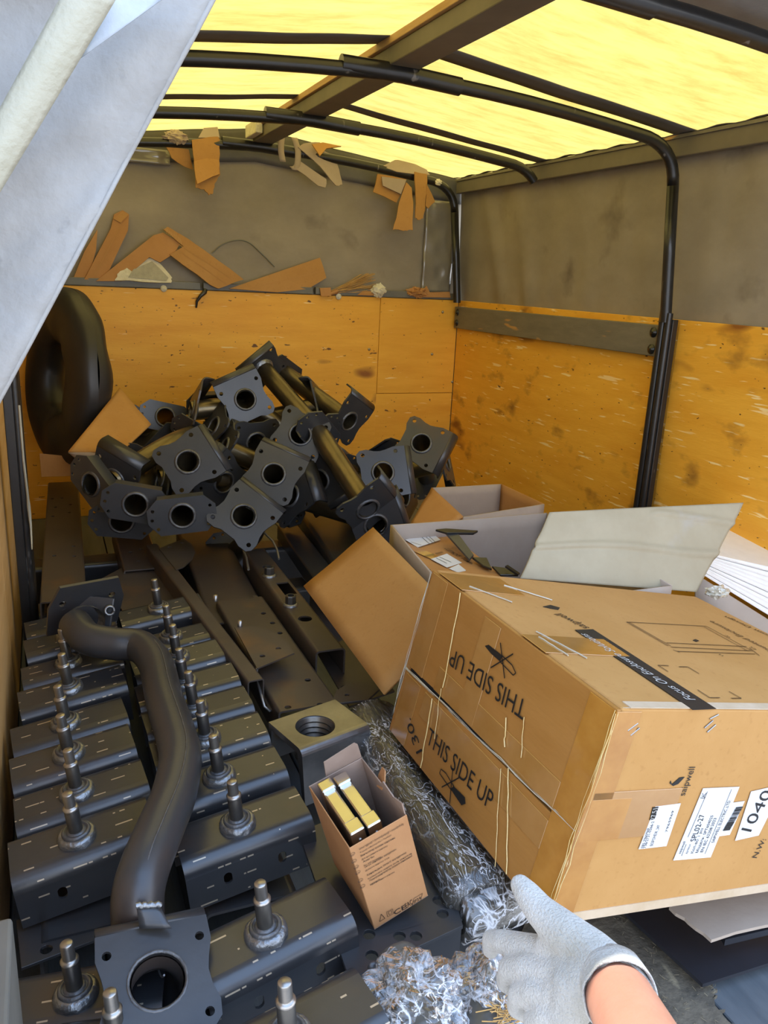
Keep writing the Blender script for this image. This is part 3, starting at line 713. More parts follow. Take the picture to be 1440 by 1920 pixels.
# sloping rounded front
sec = []
for k in range(7): q = PI / 2 * k / 6; sec.append((-bwid - .016 * math.sin(q), -.016 + .016 * math.cos(q)))
sec += [(-bwid - .028, -.105), (-bwid - .020, -.105), (-bwid, -.020), (-bwid, 0)]
bb_.sweep(sec, 0, blen)
bb_.obj('body', 'block', blk)
th = []
for k in range(6): th += [(.0370, -.002 - .011 * k), (.0370, -.005 - .011 * k), (.031, -.009 - .011 * k), (.031, -.011 - .011 * k)]
MB().lathe(th, 28, T((cb.x, cb.y, 0)), cap=False).obj('threaded_bore', 'shaft', blk, solid=.001)

# bearers under the stacked rows and channels
def bearer(p0, L_, w_, h_, z, ydir, label):
    o = uch(MB(), L_, w_, h_, .014, .005).obj('bearer_channel', 'steel'); o.matrix_world = frame((p0[0], p0[1], z), (0, 1, 0) if ydir else (1, 0, 0), z=(0, 0, 1)); return tag(o, label, 'channel')
bearer((.055, 1.03), .97, .15, .148, .149, True, 'long dark channel carrying the studded row along the plywood side')
bearer((.285, 1.00), .98, .15, .148, .149, True, 'long dark channel carrying the studded row beside the brown channels')
bearer((-.03, 2.62), 1.00, .10, .165, .166, False, 'dark cross channel under the far ends of the long channels')
bearer((-.03, 2.30), .80, .10, .140, .141, False, 'dark cross channel under the near ends of the long channels')
# frayed cord on the side post
o = MB().tube([at(x, y, X=XL + .0585) for x, y in ((36, 760), (44, 860), (52, 930), (54, 950), (58, 990), (60, 1030))], [.0025, .0025, .003, .0045, .003, .0015], 7).obj('cord', 'strap')
tag(o, 'pale frayed cord hanging down the black side post', 'cord')

# ------------------------------------------------------------------ flanged pipes
PS = .081   # half size of the square flange
def outA():
    p = [(-1, 1), (1, 1), (1.02, .55), (.93, .22), (.89, 0), (.92, -.25), (1.02, -.55), (1.0, -.82), (.86, -.97), (.55, -.98), (.30, -.88), (-.30, -.88), (-.55, -.98), (-.86, -.97), (-1.0, -.82), (-1.02, -.55), (-.92, -.25), (-.89, 0), (-.93, .22), (-1.02, .55)]
    return [(x * PS, y * PS) for x, y in p][::-1]
def flange_mesh(b, m, lip=.022, hole=.0305):
    hs = [circ(0, 0, hole, 28)] + [circ(x * PS, y * PS, .0068, 12) for x, y in ((-.82, .62), (.82, .62), (-.80, -.72), (.80, -.72))]
    b.plate(outA(), hs, .006, m)
    # bent lip along +y, curling away from the face
    sec = []; r_ = .022; n_ = 8
    for k in range(n_ + 1): q = PI / 2 * k / n_; sec.append((PS + r_ * math.sin(q), -r_ + r_ * math.cos(q)))
    sec.append((PS + r_, -r_ - lip)); sec.append((PS + r_ - .006, -r_ - lip))
    for k in range(n_ + 1): q = PI / 2 * (1 - k / n_); sec.append((PS + (r_ - .006) * math.sin(q), -r_ + (r_ - .006) * math.cos(q)))
    b.sweep(sec, -PS * .99, PS * .99, m, True)
    return b
def outB(): return [(x * .76, y * .86) for x, y in [(-.125, -.02), (-.125, .028), (-.085, .062), (.085, .062), (.125, .028), (.125, -.02), (.085, -.062), (-.085, -.062)]]
def endplate_mesh(b, m):
    hs = [circ(0, 0, .0305, 24)] + [circ(s * x * .76, y * .86, .005, 10) for s in (-1, 1) for x, y in ((.104, .025), (.110, -.006), (.092, -.038))]
    b.plate(outB()[::-1], hs, .006, m)
    b.bb((-.064, .0475, -.040), (.064, .053, -.003), m)
    return b
def ring(b, m, r0_=.0305, r1=.039): return b.lathe([(r0_, -.002), (r0_, .0035), (r0_ + .004, .0055), (r1, .001), (r1, -.002)], 28, m, cap=False, wob=lambda i, q: 1 + (.03 * noise.noise(V((math.cos(q) * 3, math.sin(q) * 3, i))) if i > 1 else 0))
def pipe_tube(b, pts, r, n=20, inner=True):
    b.tube(pts, r, n, None, False)
    b.tube(pts[::-1], r - .004, n, None, False)
    return b
PL = .40
def make_flanged_pipe(nm, bend, mpipe):
    root = thing(nm, '', 'pipe')
    f = flange_mesh(MB(), Matrix()).obj('flange_plate', 'steel', root)
    ring(MB(), Matrix()).obj('weld_ring', 'weld_dark', f)
    pts = []
    for k in range(13):
        t_ = k / 12; pts.append(V((bend * math.sin(PI * t_) * .5, bend * math.sin(PI * t_), .001 - PL * t_)))
    pipe_tube(MB(), pts, .0335, 18).obj('pipe', mpipe, root)
    me_ = T((0, 0, -PL)) @ R(180, 'X')
    e = endplate_mesh(MB(), me_).obj('end_plate', 'steel', root)
    ring(MB(), me_).obj('weld_ring', 'weld_dark', e)
    b2_ = MB().lathe([(.043, -.006), (.040, -.012), (.034, -.017)], 24, cap=False, wob=lambda i, q: 1 + .04 * noise.noise(V((math.cos(q) * 5, math.sin(q) * 5, i))))
    b2_.obj('weld_bead', 'weld', root)
    return root
protoP = [make_flanged_pipe('flanged_pipe', .0, 'brass'), make_flanged_pipe('flanged_pipe', .05, 'brass')]
usedP = [0, 0]
def put_pipe(kind, mw, label, group='flanged pipes heaped in the corner'):
    o = protoP[kind] if not usedP[kind] else copy_tree(protoP[kind]); usedP[kind] = 1
    o.matrix_world = mw; tag(o, label, 'pipe', group); return o
def face_mat(x, y, D, lip, a=0., b=0.):
    """flange centre on a sight line at depth D, facing back along it tilted by a (right) and b (up); lip = lip direction in degrees"""
    p = at(x, y, D=D); d = ray(x, y).normalized()
    n = (-d + RT * a + UP * b).normalized()
    l = RT * math.cos(math.radians(lip)) + UP * math.sin(math.radians(lip))
    return zframe(p, n, l)
FG = 'flanged pipes heaped in the corner'
GEN = 'dark square flange on a pipe with its open bore showing, in the steel heap'
for x, y, D, lip, a, b_, k, lab in (
        (457, 968, 2.30, 52, .10, .35, 1, 'lowest pale square flange on a pipe, jutting over the long channels'),
        (352, 866, 2.36, 33, -.10, .25, 1, 'square flange with lip on its long side, in front of the folded cardboard sheet'),
        (513, 889, 2.44, 66, -.05, .30, 0, 'square flange with lip uppermost, directly above the lowest pale flange'),
        (563, 815, 2.58, 246, .05, .30, 0, 'pale square flange with lip underneath, in the middle of the heap'),
        (460, 749, 2.74, 118, .18, .12, 1, 'brown-black square flange just below the topmost pipe of the heap'),
        (718, 886, 2.60, 8, .05, .22, 0, 'upright square flange with lip on one side, beside the small open carton'),
        (790, 831, 2.78, -27, -.05, .35, 0, 'leaning pale square flange standing against the scuffed orange plywood')):
    put_pipe(k, face_mat(x, y, D, lip, a, b_), lab)
def end_mat(x, y, D, lip, a=0., b=0.):
    m = face_mat(x, y, D, lip, a, b)           # frame of the visible end plate
    return m @ (T((0, 0, -PL)) @ R(180, 'X')).inverted()
for x, y, D, lip, a, b_, k, lab in (
        (254, 946, 2.28, 80, -.1, -.30, 0, 'six-sided end plate with dark bore on a pipe, second of three low ones'),
        (342, 967, 2.26, 97, .0, -.30, 0, 'six-sided end plate with dark bore beside the lowest pale flange'),
        (228, 978, 2.40, 84, .0, -.4, 0, 'dark six-sided end plate lying lowest over the brown channels'),
        (170, 908, 2.36, 40, -.85, -.15, 1, 'six-sided end plate seen obliquely with bright lip edge, by the cardboard sheet'),
        (310, 782, 2.95, 80, .25, .10, 0, 'six-sided end plate leaning against the plywood at the back of the heap')):
    put_pipe(k, end_mat(x, y, D, lip, a, b_), lab)
def along(xa, ya, Da, xb, yb, Db, lipdir):
    """flange at a, pipe running to b"""
    p, q = at(xa, ya, D=Da), at(xb, yb, D=Db)
    l = RT * math.cos(math.radians(lipdir)) + UP * math.sin(math.radians(lipdir))
    return zframe(p, p - q, l)
put_pipe(0, along(492, 690, 2.98, 640, 860, 2.72, 130), 'topmost pipe of the heap, its flange turned to the plywood')
put_pipe(0, along(690, 955, 2.36, 590, 800, 2.64, 40), 'yellowish pipe lying across the heap with its flange edge-on over the channels')
put_pipe(0, along(655, 790, 2.86, 520, 690, 3.10, 60), 'pipe behind the topmost one with its flange edge-on')
put_pipe(1, along(360, 770, 2.78, 520, 815, 2.90, 120), 'brown pipe lying level behind the front flanges')
put_pipe(0, along(838, 865, 2.92, 700, 900, 3.0, 10), 'pipe in the corner with its flange facing the side wall')
put_pipe(1, along(215, 900, 2.42, 330, 835, 2.66, 60), 'bent pipe running up from the oblique end plate beside the cardboard sheet')
put_pipe(1, along(705, 985, 2.40, 660, 900, 2.75, 20), 'dark flange with large bore beside the upright carton flap')
put_pipe(0, along(420, 840, 2.62, 560, 900, 2.75, 150), 'pipe buried in the middle of the heap')
put_pipe(0, along(640, 900, 2.72, 460, 850, 2.80, 60), 'pipe buried behind the middle flanges')
put_pipe(1, along(300, 900, 2.50, 420, 930, 2.62, 100), 'pipe buried above the low six-sided plates')

for x, y, D, x2, y2, D2, lp, lab in ((400, 800, 2.72, 500, 850, 2.85, 200, 'pipe stub wedged under the brown-black flange'), (600, 900, 2.62, 690, 870, 2.85, 300, 'pipe wedged between the upright flange and the middle of the heap'),
        (545, 930, 2.55, 640, 960, 2.72, 20, 'low pipe lying over the broad dark channel'), (420, 905, 2.55, 330, 850, 2.75, 140, 'low pipe crossing behind the lip-sided flange'),
        (760, 930, 2.68, 640, 930, 2.78, 330, 'low pipe lying behind the big open carton'), (600, 760, 2.98, 480, 790, 3.0, 80, 'pipe lying level at the back of the heap'),
        (330, 880, 2.62, 250, 900, 2.78, 10, 'low pipe behind the six-sided plates'), (480, 830, 2.70, 420, 780, 2.9, 280, 'pipe standing up behind the middle flanges')):
    put_pipe(0, along(x, y, D, x2, y2, D2, lp), lab)

# big bent pipe on top of the stud brackets -----------------------------
def sm(pts, n=8):
    """Catmull-Rom"""
    P = [V(p) for p in pts]; P = [P[0] * 2 - P[1]] + P + [P[-1] * 2 - P[-2]]; o = []
    for i in range(1, len(P) - 2):
        a, b, c, d = P[i - 1:i + 3]
        for k in range(n):
            t_ = k / n; o.append(.5 * ((2 * b) + (c - a) * t_ + (2 * a - 5 * b + 4 * c - d) * t_ ** 2 + (3 * b - a - 3 * c + d) * t_ ** 3))
    return o + [P[-2]]
way = [(140, 1170, .325), (165, 1197, .320), (215, 1207, .315), (262, 1212, .312), (292, 1245, .312), (308, 1310, .312), (330, 1380, .312), (338, 1425, .312), (326, 1490, .310), (298, 1560, .308), (270, 1630, .298), (258, 1688, .278)]
pc = at(296, 1838, Z=.262); nf = (V((.04, -.33, .94))).normalized()
W = [at(x, y, Z=z) for x, y, z in way] + [pc + V((-.010, .105, -.040)), pc + V((-.004, .050, -.066)), pc - nf * .040, pc - nf * .004]
bp = thing('bent_pipe_bracket', 'large S-bent dark steel pipe with welded flanges lying across the studded brackets', 'pipe', T((W[7].x, W[7].y, .25)))
bi = bp.matrix_world.inverted()
cv = [bi @ p for p in sm(W, 8)]
pipe_tube(MB(), cv, .0345, 28).obj('pipe', 'steel', bp)
# weld seam along the tube
cvs = [p + V((.010, -.004, .0332)) for p in cv[28:-8]]
MB().tube(cvs, .0013, 6).obj('seam', 'weld_dark', bp)
# near flange
pc = at(296, 1838, Z=.262)
nf = (V((.04, -.33, .94))).normalized()
fm = bi @ zframe(pc, nf, (0.02, .9, .3)) @ Matrix.Scale(.84, 4)
f = flange_mesh(MB(), fm, .030, .0385).obj('flange_plate', 'steel', bp)
ring(MB(), fm @ T((0, 0, -.003)), .0385, .044).obj('weld_ring', 'weld_dark', f)
g0, g1_, g2_, g3_ = at(256, 1702, Z=.312), at(300, 1700, Z=.306), at(322, 1741, Z=.290), at(262, 1741, Z=.290)
quad([bi @ p for p in (g0, g1_, g2_, g3_)], 4, 4, .001).obj('gusset', 'steel', bp, solid=.005)
MB().tube([bi @ (g0.lerp(g1_, k / 10) + V((0, 0, .003 + .0015 * math.sin(k * 2.3)))) for k in range(11)], .0042, 8).obj('weld_bead', 'weld', bp)
# far end plate with its stirrup
pc2 = at(160, 1135, Z=.335)
nf2 = V((-.25, .80, .35)).normalized()
fm2 = bi @ zframe(pc2, nf2, (.15, -.4, .9))
e = MB().plate([(x * .082, y * .075) for x, y in ((-1, -.9), (1, -.9), (1.05, .2), (.8, 1), (-.8, 1), (-1.05, .2))], [circ(x * .07, y * .05, .008, 12) for x, y in ((-.8, .5), (.8, .5))], .007, fm2).obj('end_plate', 'steel', bp)
MB().lathe([(.046, -.03), (.043, -.018), (.036, -.008)], 24, bi @ zframe(at(152, 1160, Z=.32), at(130, 1120, Z=.34) - at(165, 1197, Z=.32), (0, 0, 1)), cap=False, wob=lambda i, q: 1 + .06 * noise.noise(V((math.cos(q) * 5, math.sin(q) * 5, i)))).obj('weld_bead', 'weld', bp)
st_ = MB()
qa, qb = bi @ at(115, 1140, Z=.335), bi @ at(205, 1150, Z=.325)
st_.bb((-.008, -.004, -.03), ((qb - qa).length + .008, .004, .035), frame(qa, qb - qa, z=(0, .35, 1)))
st_.obj('stirrup', 'steel', bp, bevel=.003)
for q in (qa, qb):
    MB().lathe([(.012, -.012), (.012, .012), (.0075, .012), (.0075, -.012)], 14, T(q + V((0, -.01, .012))) @ R(75, 'X'), closed=True).obj('eyelet', 'weld', bp)

# ------------------------------------------------------------------ tyre and folded card sheet
ty = thing('tyre', 'black rubber tyre leaning in the corner against the side wall', 'tyre', T((0.115, 3.30, .33)))
def tyre_fn(u, v):
    q = 2 * PI * u; f_ = 2 * PI * v
    a, bq = .235, .085
    cx_, cy_ = math.cos(f_), math.sin(f_)
    sg = lambda t_, e: math.copysign(abs(t_) ** e, t_)
    rr = a + .103 * sg(cx_, .8); hx = .070 * sg(cy_, .75)
    wob = .010 * noise.noise(V((math.cos(q) * 2, math.sin(q) * 2, v * 3)))
    return ((hx + wob, (rr + wob) * math.cos(q), (rr + wob) * math.sin(q)))
tm = T((-.002, -.02, .335)) @ R(17, 'Z') @ R(5, 'Y')
MB().grid(tyre_fn, 64, 28, m=tm).obj('carcass', 'rubber', ty)

# ------------------------------------------------------------------ lettering helpers
TXT = []
def txt(parent, s, org, xdir, ndir, width, height, m='ink', name='lettering', font_shear=0.):
    """flat lettering: baseline from org along xdir, facing ndir (all in parent space)"""
    cu = bpy.data.curves.new('lettering', 'FONT'); cu.body = s; cu.size = 1; cu.shear = font_shear; cu.resolution_u = 3
    o = bpy.data.objects.new('lettering_source', cu); COL.objects.link(o)
    TXT.append((o, parent, V(org), V(xdir).normalized(), V(ndir).normalized(), width, height, m, name))
def finish_text():
    bpy.context.view_layer.update(); dg = bpy.context.evaluated_depsgraph_get()
    for o, parent, org, xd, nd, wd, ht, m, name in TXT:
        me = bpy.data.meshes.new_from_object(o.evaluated_get(dg)); me.name = name
        xs = [v.co.x for v in me.vertices]; ys = [v.co.y for v in me.vertices]
        if not xs: continue
        sx_ = wd / max(1e-6, max(xs) - min(xs)); sy_ = ht / .72 if ht else sx_
        yd = nd.cross(xd)
        for v in me.vertices:
            p = org + xd * ((v.co.x - min(xs)) * sx_) + yd * (v.co.y * sy_); v.co = p
        me.materials.clear(); me.materials.append(M[m])
        t = bpy.data.objects.new(name, me); COL.objects.link(t); t.parent = parent
        cu = o.data; bpy.data.objects.remove(o); bpy.data.curves.remove(cu)
class Face:
    """a flat face of a thing on which marks are put by sight line; parent frame inv"""
    def __init__(s, root, o, n, lift=.0012):
        s.root, s.o, s.n = root, V(o) + V(n) * lift, V(n).normalized(); s.inv = root.matrix_world.inverted(); s.i3 = s.inv.to_3x3()
    def p(s, x, y): return s.inv @ onplane(x, y, s.o, s.n)
    def text(s, t, a, b, h=None, m='ink', hp=None, shear=0.):
        A, B_ = s.p(*a), s.p(*b)
        if hp: h = (s.p(*hp[0]) - s.p(*hp[1])).length
        txt(s.root, t, A, B_ - A, s.i3 @ s.n, (B_ - A).length, h, m, font_shear=shear)
    def poly(s, pts, m, name, t=.0006, lift=0.):
        P = [s.p(x, y) for x, y in pts]; n = (s.i3 @ s.n)
        P = [q + n * lift for q in P]
        k = len(P); vs = P + [q - n * t for q in P]
        fs = [tuple(range(k)), tuple(range(2 * k - 1, k - 1, -1))] + [(i, k + i, k + (i + 1) % k, (i + 1) % k) for i in range(k)]
        return MB().add(vs, fs).obj(name, m, s.root, fix=True)
    def line(s, pts, w_, m='ink', name='printed_line', closed=False):
        b = MB(); P = [s.p(x, y) for x, y in pts]; n = s.i3 @ s.n
        if closed: P.append(P[0])
        for a, c in zip(P[:-1], P[1:]):
            d = (c - a).normalized(); q = n.cross(d) * w_ / 2
            b.add([a - q, c - q, c + q, a + q], [(0, 1, 2, 3)])
        return b.obj(name, m, s.root)

# ------------------------------------------------------------------ large carton
A = V((.6446, 1.1673, .6030)); e1 = V((.042, -.999, -.023)).normalized(); e2 = V((-.208, .014, -.978)); e2 = (e2 - e1 * e2.dot(e1)).normalized(); e3 = e1.cross(e2)
a_, b_, c_ = .481, .66, .315
ct = thing('large_carton', 'large taped brown carton with THIS SIDE UP on two flaps and white labels', 'carton', Matrix(((e1.x, e2.x, e3.x, A.x), (e1.y, e2.y, e3.y, A.y), (e1.z, e2.z, e3.z, A.z), (0, 0, 0, 1))))
# local: x=e1 (towards the tail), y=e2 (down), z=e3 (across)
def slab(b, lo, hi): return b.bb(lo, hi)
body = MB()
body.bb((0, 0, .006), (a_, c_, b_)).obj('body', 'kraft', ct, bevel=.004, seg=3)
gv0, gv1 = .186, .172
def flp(y00, y01, y10, y11, nm):
    # flap on the z=0 face between x=0..a
    vs = [(0, y00, .006), (a_, y10, .006), (a_, y11, .006), (0, y01, .006), (0, y00, -.001), (a_, y10, -.001), (a_, y11, -.001), (0, y01, -.001)]
    return MB().add(vs, [(0, 1, 2, 3), (7, 6, 5, 4), (0, 4, 5, 1), (2, 6, 7, 3), (0, 3, 7, 4), (1, 5, 6, 2)]).obj(nm, 'kraft_end', ct, bevel=.0015, fix=True)
flp(.002, gv0 - .004, .002, gv1 - .008, 'upper_flap'); flp(gv0 + .004, c_ - .002, gv1 + .010, c_ - .002, 'lower_flap')
MB().bb((.01, gv1 - .012, .004), (a_ - .01, gv0 + .012, .0065)).obj('seam_gap_shade', 'dark', ct)  # dark strip standing in for the shade inside the open seam
fl_ = Face(ct, A + e3 * -.001, -e3, .0024); ftop = Face(ct, A, -e2); ffr = Face(ct, A + e1 * a_, e1)
# tape: strips on the end face and round the corner
def tape(lo, hi, m='tape', nm='tape'): return MB().bb(lo, hi).obj(nm, m, ct, bevel=.0005, seg=1)
M['tape_cl'] = mat('clear_brown_tape', (.38, .18, .040), .14, var=(.44, .22, .06), scale=14, bump=.15, bscale=22, spec=.8, coat=.8)
tape((a_ - .050, .004, -.0022), (a_ + .0012, c_ - .004, -.0010))
tape((a_ + .0, .004, -.002), (a_ + .0016, c_ - .004, .040))
tape((.006, .004, -.0022), (.058, gv0 - .006, -.0010), 'tape_cl'); tape((.010, gv0 + .008, -.0022), (.062, c_ - .004, -.0010), 'tape_cl')
tape((.100, gv0 - .050, -.0024), (a_ - .05, gv0 - .008, -.0011), 'tape_cl'); tape((.080, gv0 + .008, -.0024), (a_ - .05, gv0 + .052, -.0011), 'tape_cl')
tape((.180, .010, -.0026), (.225, gv0 - .010, -.0012), 'tape_cl')
tape((a_ + .0, .118, .006), (a_ + .0016, .190, .165), 'tape_cl')
tape((a_ + .0, .128, .006), (a_ + .0018, .190, .075))
tape((.02, -.0016, .0), (.10, 0, .13), 'tape_cl'); tape((.27, -.0016, .0), (.33, 0, .16), 'tape_cl')
# crinkled edges of film along the seam and the corner
def crinkle(p0, p1, r, n_, seed, nm='film_edge', m='film'):
    b = MB(); rr = random.Random(seed); p0, p1 = V(p0), V(p1)
    for k in range(n_):
        pts = []; off = V((rr.uniform(-r, r), rr.uniform(-r, r), rr.uniform(-r, r)))
        for i in range(12):
            t_ = i / 11; pts.append(p0.lerp(p1, t_) + off * math.sin(PI * (.15 + .7 * t_)) + V((rr.uniform(-1, 1), rr.uniform(-1, 1), rr.uniform(-1, 1))) * r * .35)
        b.tube(pts, [r * .11 * (1 + .5 * math.sin(i)) for i in range(12)], 5)
    return b.obj(nm, m, ct)
M['filmline'] = mat('film_glint', (.46, .42, .32), .12, var=(.60, .56, .46), scale=40, spec=1., coat=1.)  # pale colour stands in for the glints on crinkled film
M['tapeline'] = mat('tape_crease_glint', (.62, .40, .10), .12, var=(.75, .58, .25), scale=60, spec=1., coat=1.)  # crease highlights put into a brighter tape colour
crinkle((0, gv0, -.003), (a_, gv1, -.003), .006, 5, 1, m='filmline'); crinkle((a_, .004, -.002), (a_, c_ * .95, -.002), .0045, 5, 2, m='tapeline')
crinkle((a_ - .002, .0, .01), (a_ + .002, .001, b_ - .02), .0022, 3, 3, 'film_edge', 'filmline')
crinkle((-.001, .01, -.001), (-.001, c_ * .9, -.001), .004, 3, 4, m='filmline')
for (x0, y0), (x1, y1), k in (((865, 1112), (832, 1290), 1), ((828, 1290), (816, 1385), 2), ((812, 1310), (790, 1440), 3), ((985, 1345), (978, 1420), 4), ((950, 1345), (947, 1400), 5), ((940, 1440), (930, 1625), 6), ((955, 1440), (952, 1640), 7)):
    P0, P1 = fl_.p(x0, y0), fl_.p(x1, y1); rr = random.Random(k)
    MB().tube([P0.lerp(P1, i / 8) + V((rr.uniform(-.0015, .0015), 0, -.0016)) for i in range(9)], .0006 + .0004 * (k % 2), 6).obj('tape_crease_glint', 'tapeline', ct)
for (x0, y0), (x1, y1) in (((945, 1098), (1035, 1126)), ((880, 1100), (960, 1130)), ((1005, 1185), (1100, 1235)), ((1010, 1195), (1065, 1230))):
    P0, P1 = ftop.p(x0, y0), ftop.p(x1, y1)
    MB().tube([P0.lerp(P1, i / 6) + V((0, -.0008, .001 * (i % 2))) for i in range(7)], .0012, 6).obj('tape_crease_glint', 'filmline', ct)
# pale rubbed edge along the front top and the bottom
MB().bb((a_ - .016, -.0012, .02), (a_ - .0002, 0, b_ - .004)).obj('rubbed_edge', 'rub', ct)
MB().bb((a_, c_ - .014, .03), (a_ + .0012, c_ + .0005, b_ - .004)).obj('rubbed_edge', 'rub', ct)
# end-face lettering
hT = (fl_.p(980, 1314) - fl_.p(986, 1357)).length
fl_.text('THIS SIDE UP', (988, 1316), (848, 1216), hT * .92); fl_.text('THIS SIDE UP', (799, 1392), (918, 1520), hT * .92)
def knife(poly_h, blade, cross):
    fl_.poly(poly_h, 'ink', 'knife_handle'); fl_.line(blade, .0018, closed=True)
    for l in cross: fl_.line(l, .0022)
knife([(909, 1211), (916, 1209), (941, 1229), (937, 1240), (920, 1225)], [(937, 1240), (941, 1229), (960, 1247), (967, 1262), (962, 1266)], [[(938, 1205), (946, 1272)], [(962, 1226), (920, 1252)]])
knife([(845, 1480), (851, 1475), (871, 1495), (872, 1507), (865, 1510)], [(845, 1480), (851, 1475), (836, 1450), (827, 1442), (824, 1450)], [[(849, 1440), (843, 1507)], [(828, 1476), (861, 1458)]])
fl_.text('130.', (792, 1408), (769, 1345), .020, shear=.2)
# top lettering
ftop.poly([(1078, 1181), (1112, 1180), (1343, 1329), (1299, 1331)], 'ink', 'printed_band', lift=.0003)
ft2 = Face(ct, A, -e2, .0022)
ft2.text('Focus On Enclosure Solutions', (1305, 1312), (1098, 1188), .018, 'ink_w', shear=.25)
ftop.text('saipwell', (1106, 1177), (1052, 1150), .022)
ftop.poly([(1018, 1137), (1032, 1134), (1050, 1139), (1047, 1143), (1030, 1140)], 'ink', 'logo_mark')
ftop.text('Wall Mounted Enclosure', (1500, 1246), (1336, 1164), .018); ftop.text('Custom Design', (1478, 1206), (1362, 1155), .014)
for l in ([(1175, 1166), (1325, 1174)], [(1175, 1166), (1253, 1211)], [(1179, 1166), (1258, 1211)], [(1325, 1174), (1412, 1221)], [(1320, 1175), (1402, 1220)], [(1250, 1205), (1400, 1212)], [(1258, 1213), (1408, 1220)], [(1262, 1218), (1275, 1223)], [(1270, 1221), (1416, 1226)], [(1405, 1214), (1424, 1229)],
          [(1254, 1248), (1234, 1247), (1253, 1259)], [(1273, 1250), (1290, 1250), (1311, 1263)], [(1308, 1293), (1331, 1308), (1350, 1308)], [(1367, 1296), (1390, 1309), (1371, 1309)]):
    ftop.line(l, .0018)
ftop.poly([(1299, 1200), (1304, 1198), (1311, 1201), (1306, 1203)], 'ink', 'printed_dot')
ftop.text('W', (1372, 1196), (1364, 1191), .007); ftop.text('H', (1357, 1229), (1350, 1226), .007); ftop.text('D', (1419, 1218), (1412, 1213), .007)
# front-face labels
def lab(pts, nm='label'): return ffr.poly(pts, 'paper', nm, lift=.0006)
lab([(1228, 1512), (1276, 1506), (1249, 1586), (1197, 1592)]); lab([(1318, 1478), (1386, 1475), (1332, 1607), (1262, 1613)])
ffr.poly([(1374, 1505), (1396, 1502), (1368, 1565), (1347, 1568)], 'paper', 'label', lift=.0004); lab([(1408, 1484), (1470, 1470), (1422, 1566), (1378, 1576)])
f2 = Face(ct, A + e1 * a_, e1, .0024)
f2.poly([(1224, 1514), (1235, 1513), (1228, 1536), (1218, 1538)], 'ink', 'printed_box')
f3 = Face(ct, A + e1 * a_, e1, .0030)
f3.text('27.51', (1228, 1537), (1234, 1515), .0095, 'ink_w')
f2.text('FBS 7965969', (1206, 1590), (1218, 1553), .0042); f2.text('736/2731-0266-2', (1211, 1590), (1227, 1540), .0052)
f2.text('ВОРОНЕЖ_247', (1224, 1586), (1238, 1547), .0055); f2.text('7965969', (1251, 1560), (1264, 1520), .0040)
f2.text('SPL02-27', (1304, 1577), (1322, 1527), .0110); f2.text('saipwell', (1276, 1601), (1286, 1578), .0052); f2.text('Артикул', (1289, 1601), (1296, 1583), .0042)
f2.text('Кол-во: 1 pcs', (1300, 1600), (1319, 1553), .0058); f2.text('Модель: SPT604025', (1309, 1599), (1338, 1529), .0058); f2.text('EN IEC 62208:2023', (1318, 1598), (1344, 1534), .0062)
f2.text('SAIPWELL ELECTRIC.,LTD.', (1339, 1580), (1371, 1500), .0062); f2.text('EAC', (1321, 1497), (1325, 1487), .0085)
for l in ([(1278, 1605), (1287, 1583)], [(1290, 1570), (1327, 1484)], [(1322, 1601), (1372, 1480)]): f2.line(l, .0008)
bc = random.Random(5)
for k in range(22):
    t_ = k / 21; x0 = 1356 + 24 * t_; y0 = 1557 - 42 * t_
    f2.line([(x0, y0), (x0 + 13, y0 - 1.5)], bc.choice((.0008, .0014, .0020)), name='barcode_bar')
f2.text('1040', (1408, 1560), (1449, 1485), .026)
ffr.text('N.W:', (1419, 1609), (1437, 1574), .0125)
ffr.text('saipwell', (1284, 1492), (1304, 1438), .0125)
ffr.poly([(1256, 1469), (1262, 1474), (1272, 1470), (1284, 1457), (1275, 1458), (1266, 1466), (1260, 1471), (1258, 1464)], 'ink', 'logo_mark')
for (x0, y0), (x1, y1) in (((1177, 1370), (1196, 1356)), ((1182, 1379), (1199, 1365)), ((1321, 1365), (1337, 1351)), ((1326, 1373), (1342, 1359)), ((1331, 1348), (1347, 1340))):
    MB().tube([ffr.p(x0, y0), ffr.p(x1, y1)], .0011, 6).obj('staple', 'zinc', ct)

# ------------------------------------------------------------------ open carton behind it
def sheet(name, pts, m, parent=None, t=.005, inv=None, wob=.003, seed=0, nu=10, nv=8, sag=0.):
    P = [inv @ V(p) if inv else V(p) for p in pts]
    return quad(P, nu, nv, wob, seed, sag).obj(name, m, parent, solid=t)
Pq, Qq = at(733, 985, Z=.50), at(1026, 962, Z=.50)
H0, H1 = at(700, 989, Z=.498), at(868, 1160, Z=.492)
oc = thing('open_carton', 'large open brown carton with flaps folded out and dark metal parts inside', 'carton', T((.98, 1.48, .20)))
oi = oc.matrix_world.inverted()
Hc = Pq; zb_ = .20
def dn(p, z): return V((p.x, p.y, z))
fq = V((1.255, 1.235, .48)); fp = V((.725, 1.235, .49))
sheet('back_wall', [Pq, Qq, dn(Qq, zb_), dn(Pq, zb_)], 'kraft_side', oc, inv=oi, seed=1, wob=.004)
sheet('side_wall', [H1 + V((.02, .03, -.004)), Pq, dn(Pq, zb_), dn(H1 + V((.02, .03, 0)), zb_)], 'kraft_side', oc, inv=oi, seed=2)
sheet('side_wall', [fq, Qq, dn(Qq, zb_), dn(fq, zb_)], 'kraft_side', oc, inv=oi, seed=3)
sheet('front_wall', [H1 + V((.02, .03, -.004)), fq, dn(fq, zb_), dn(H1 + V((.02, .03, 0)), zb_)], 'kraft_side', oc, inv=oi, seed=4, wob=0)
sheet('bottom', [dn(H1, zb_), dn(Pq, zb_), dn(Qq, zb_), dn(fq, zb_)], 'kraft_side', oc, inv=oi, wob=0)
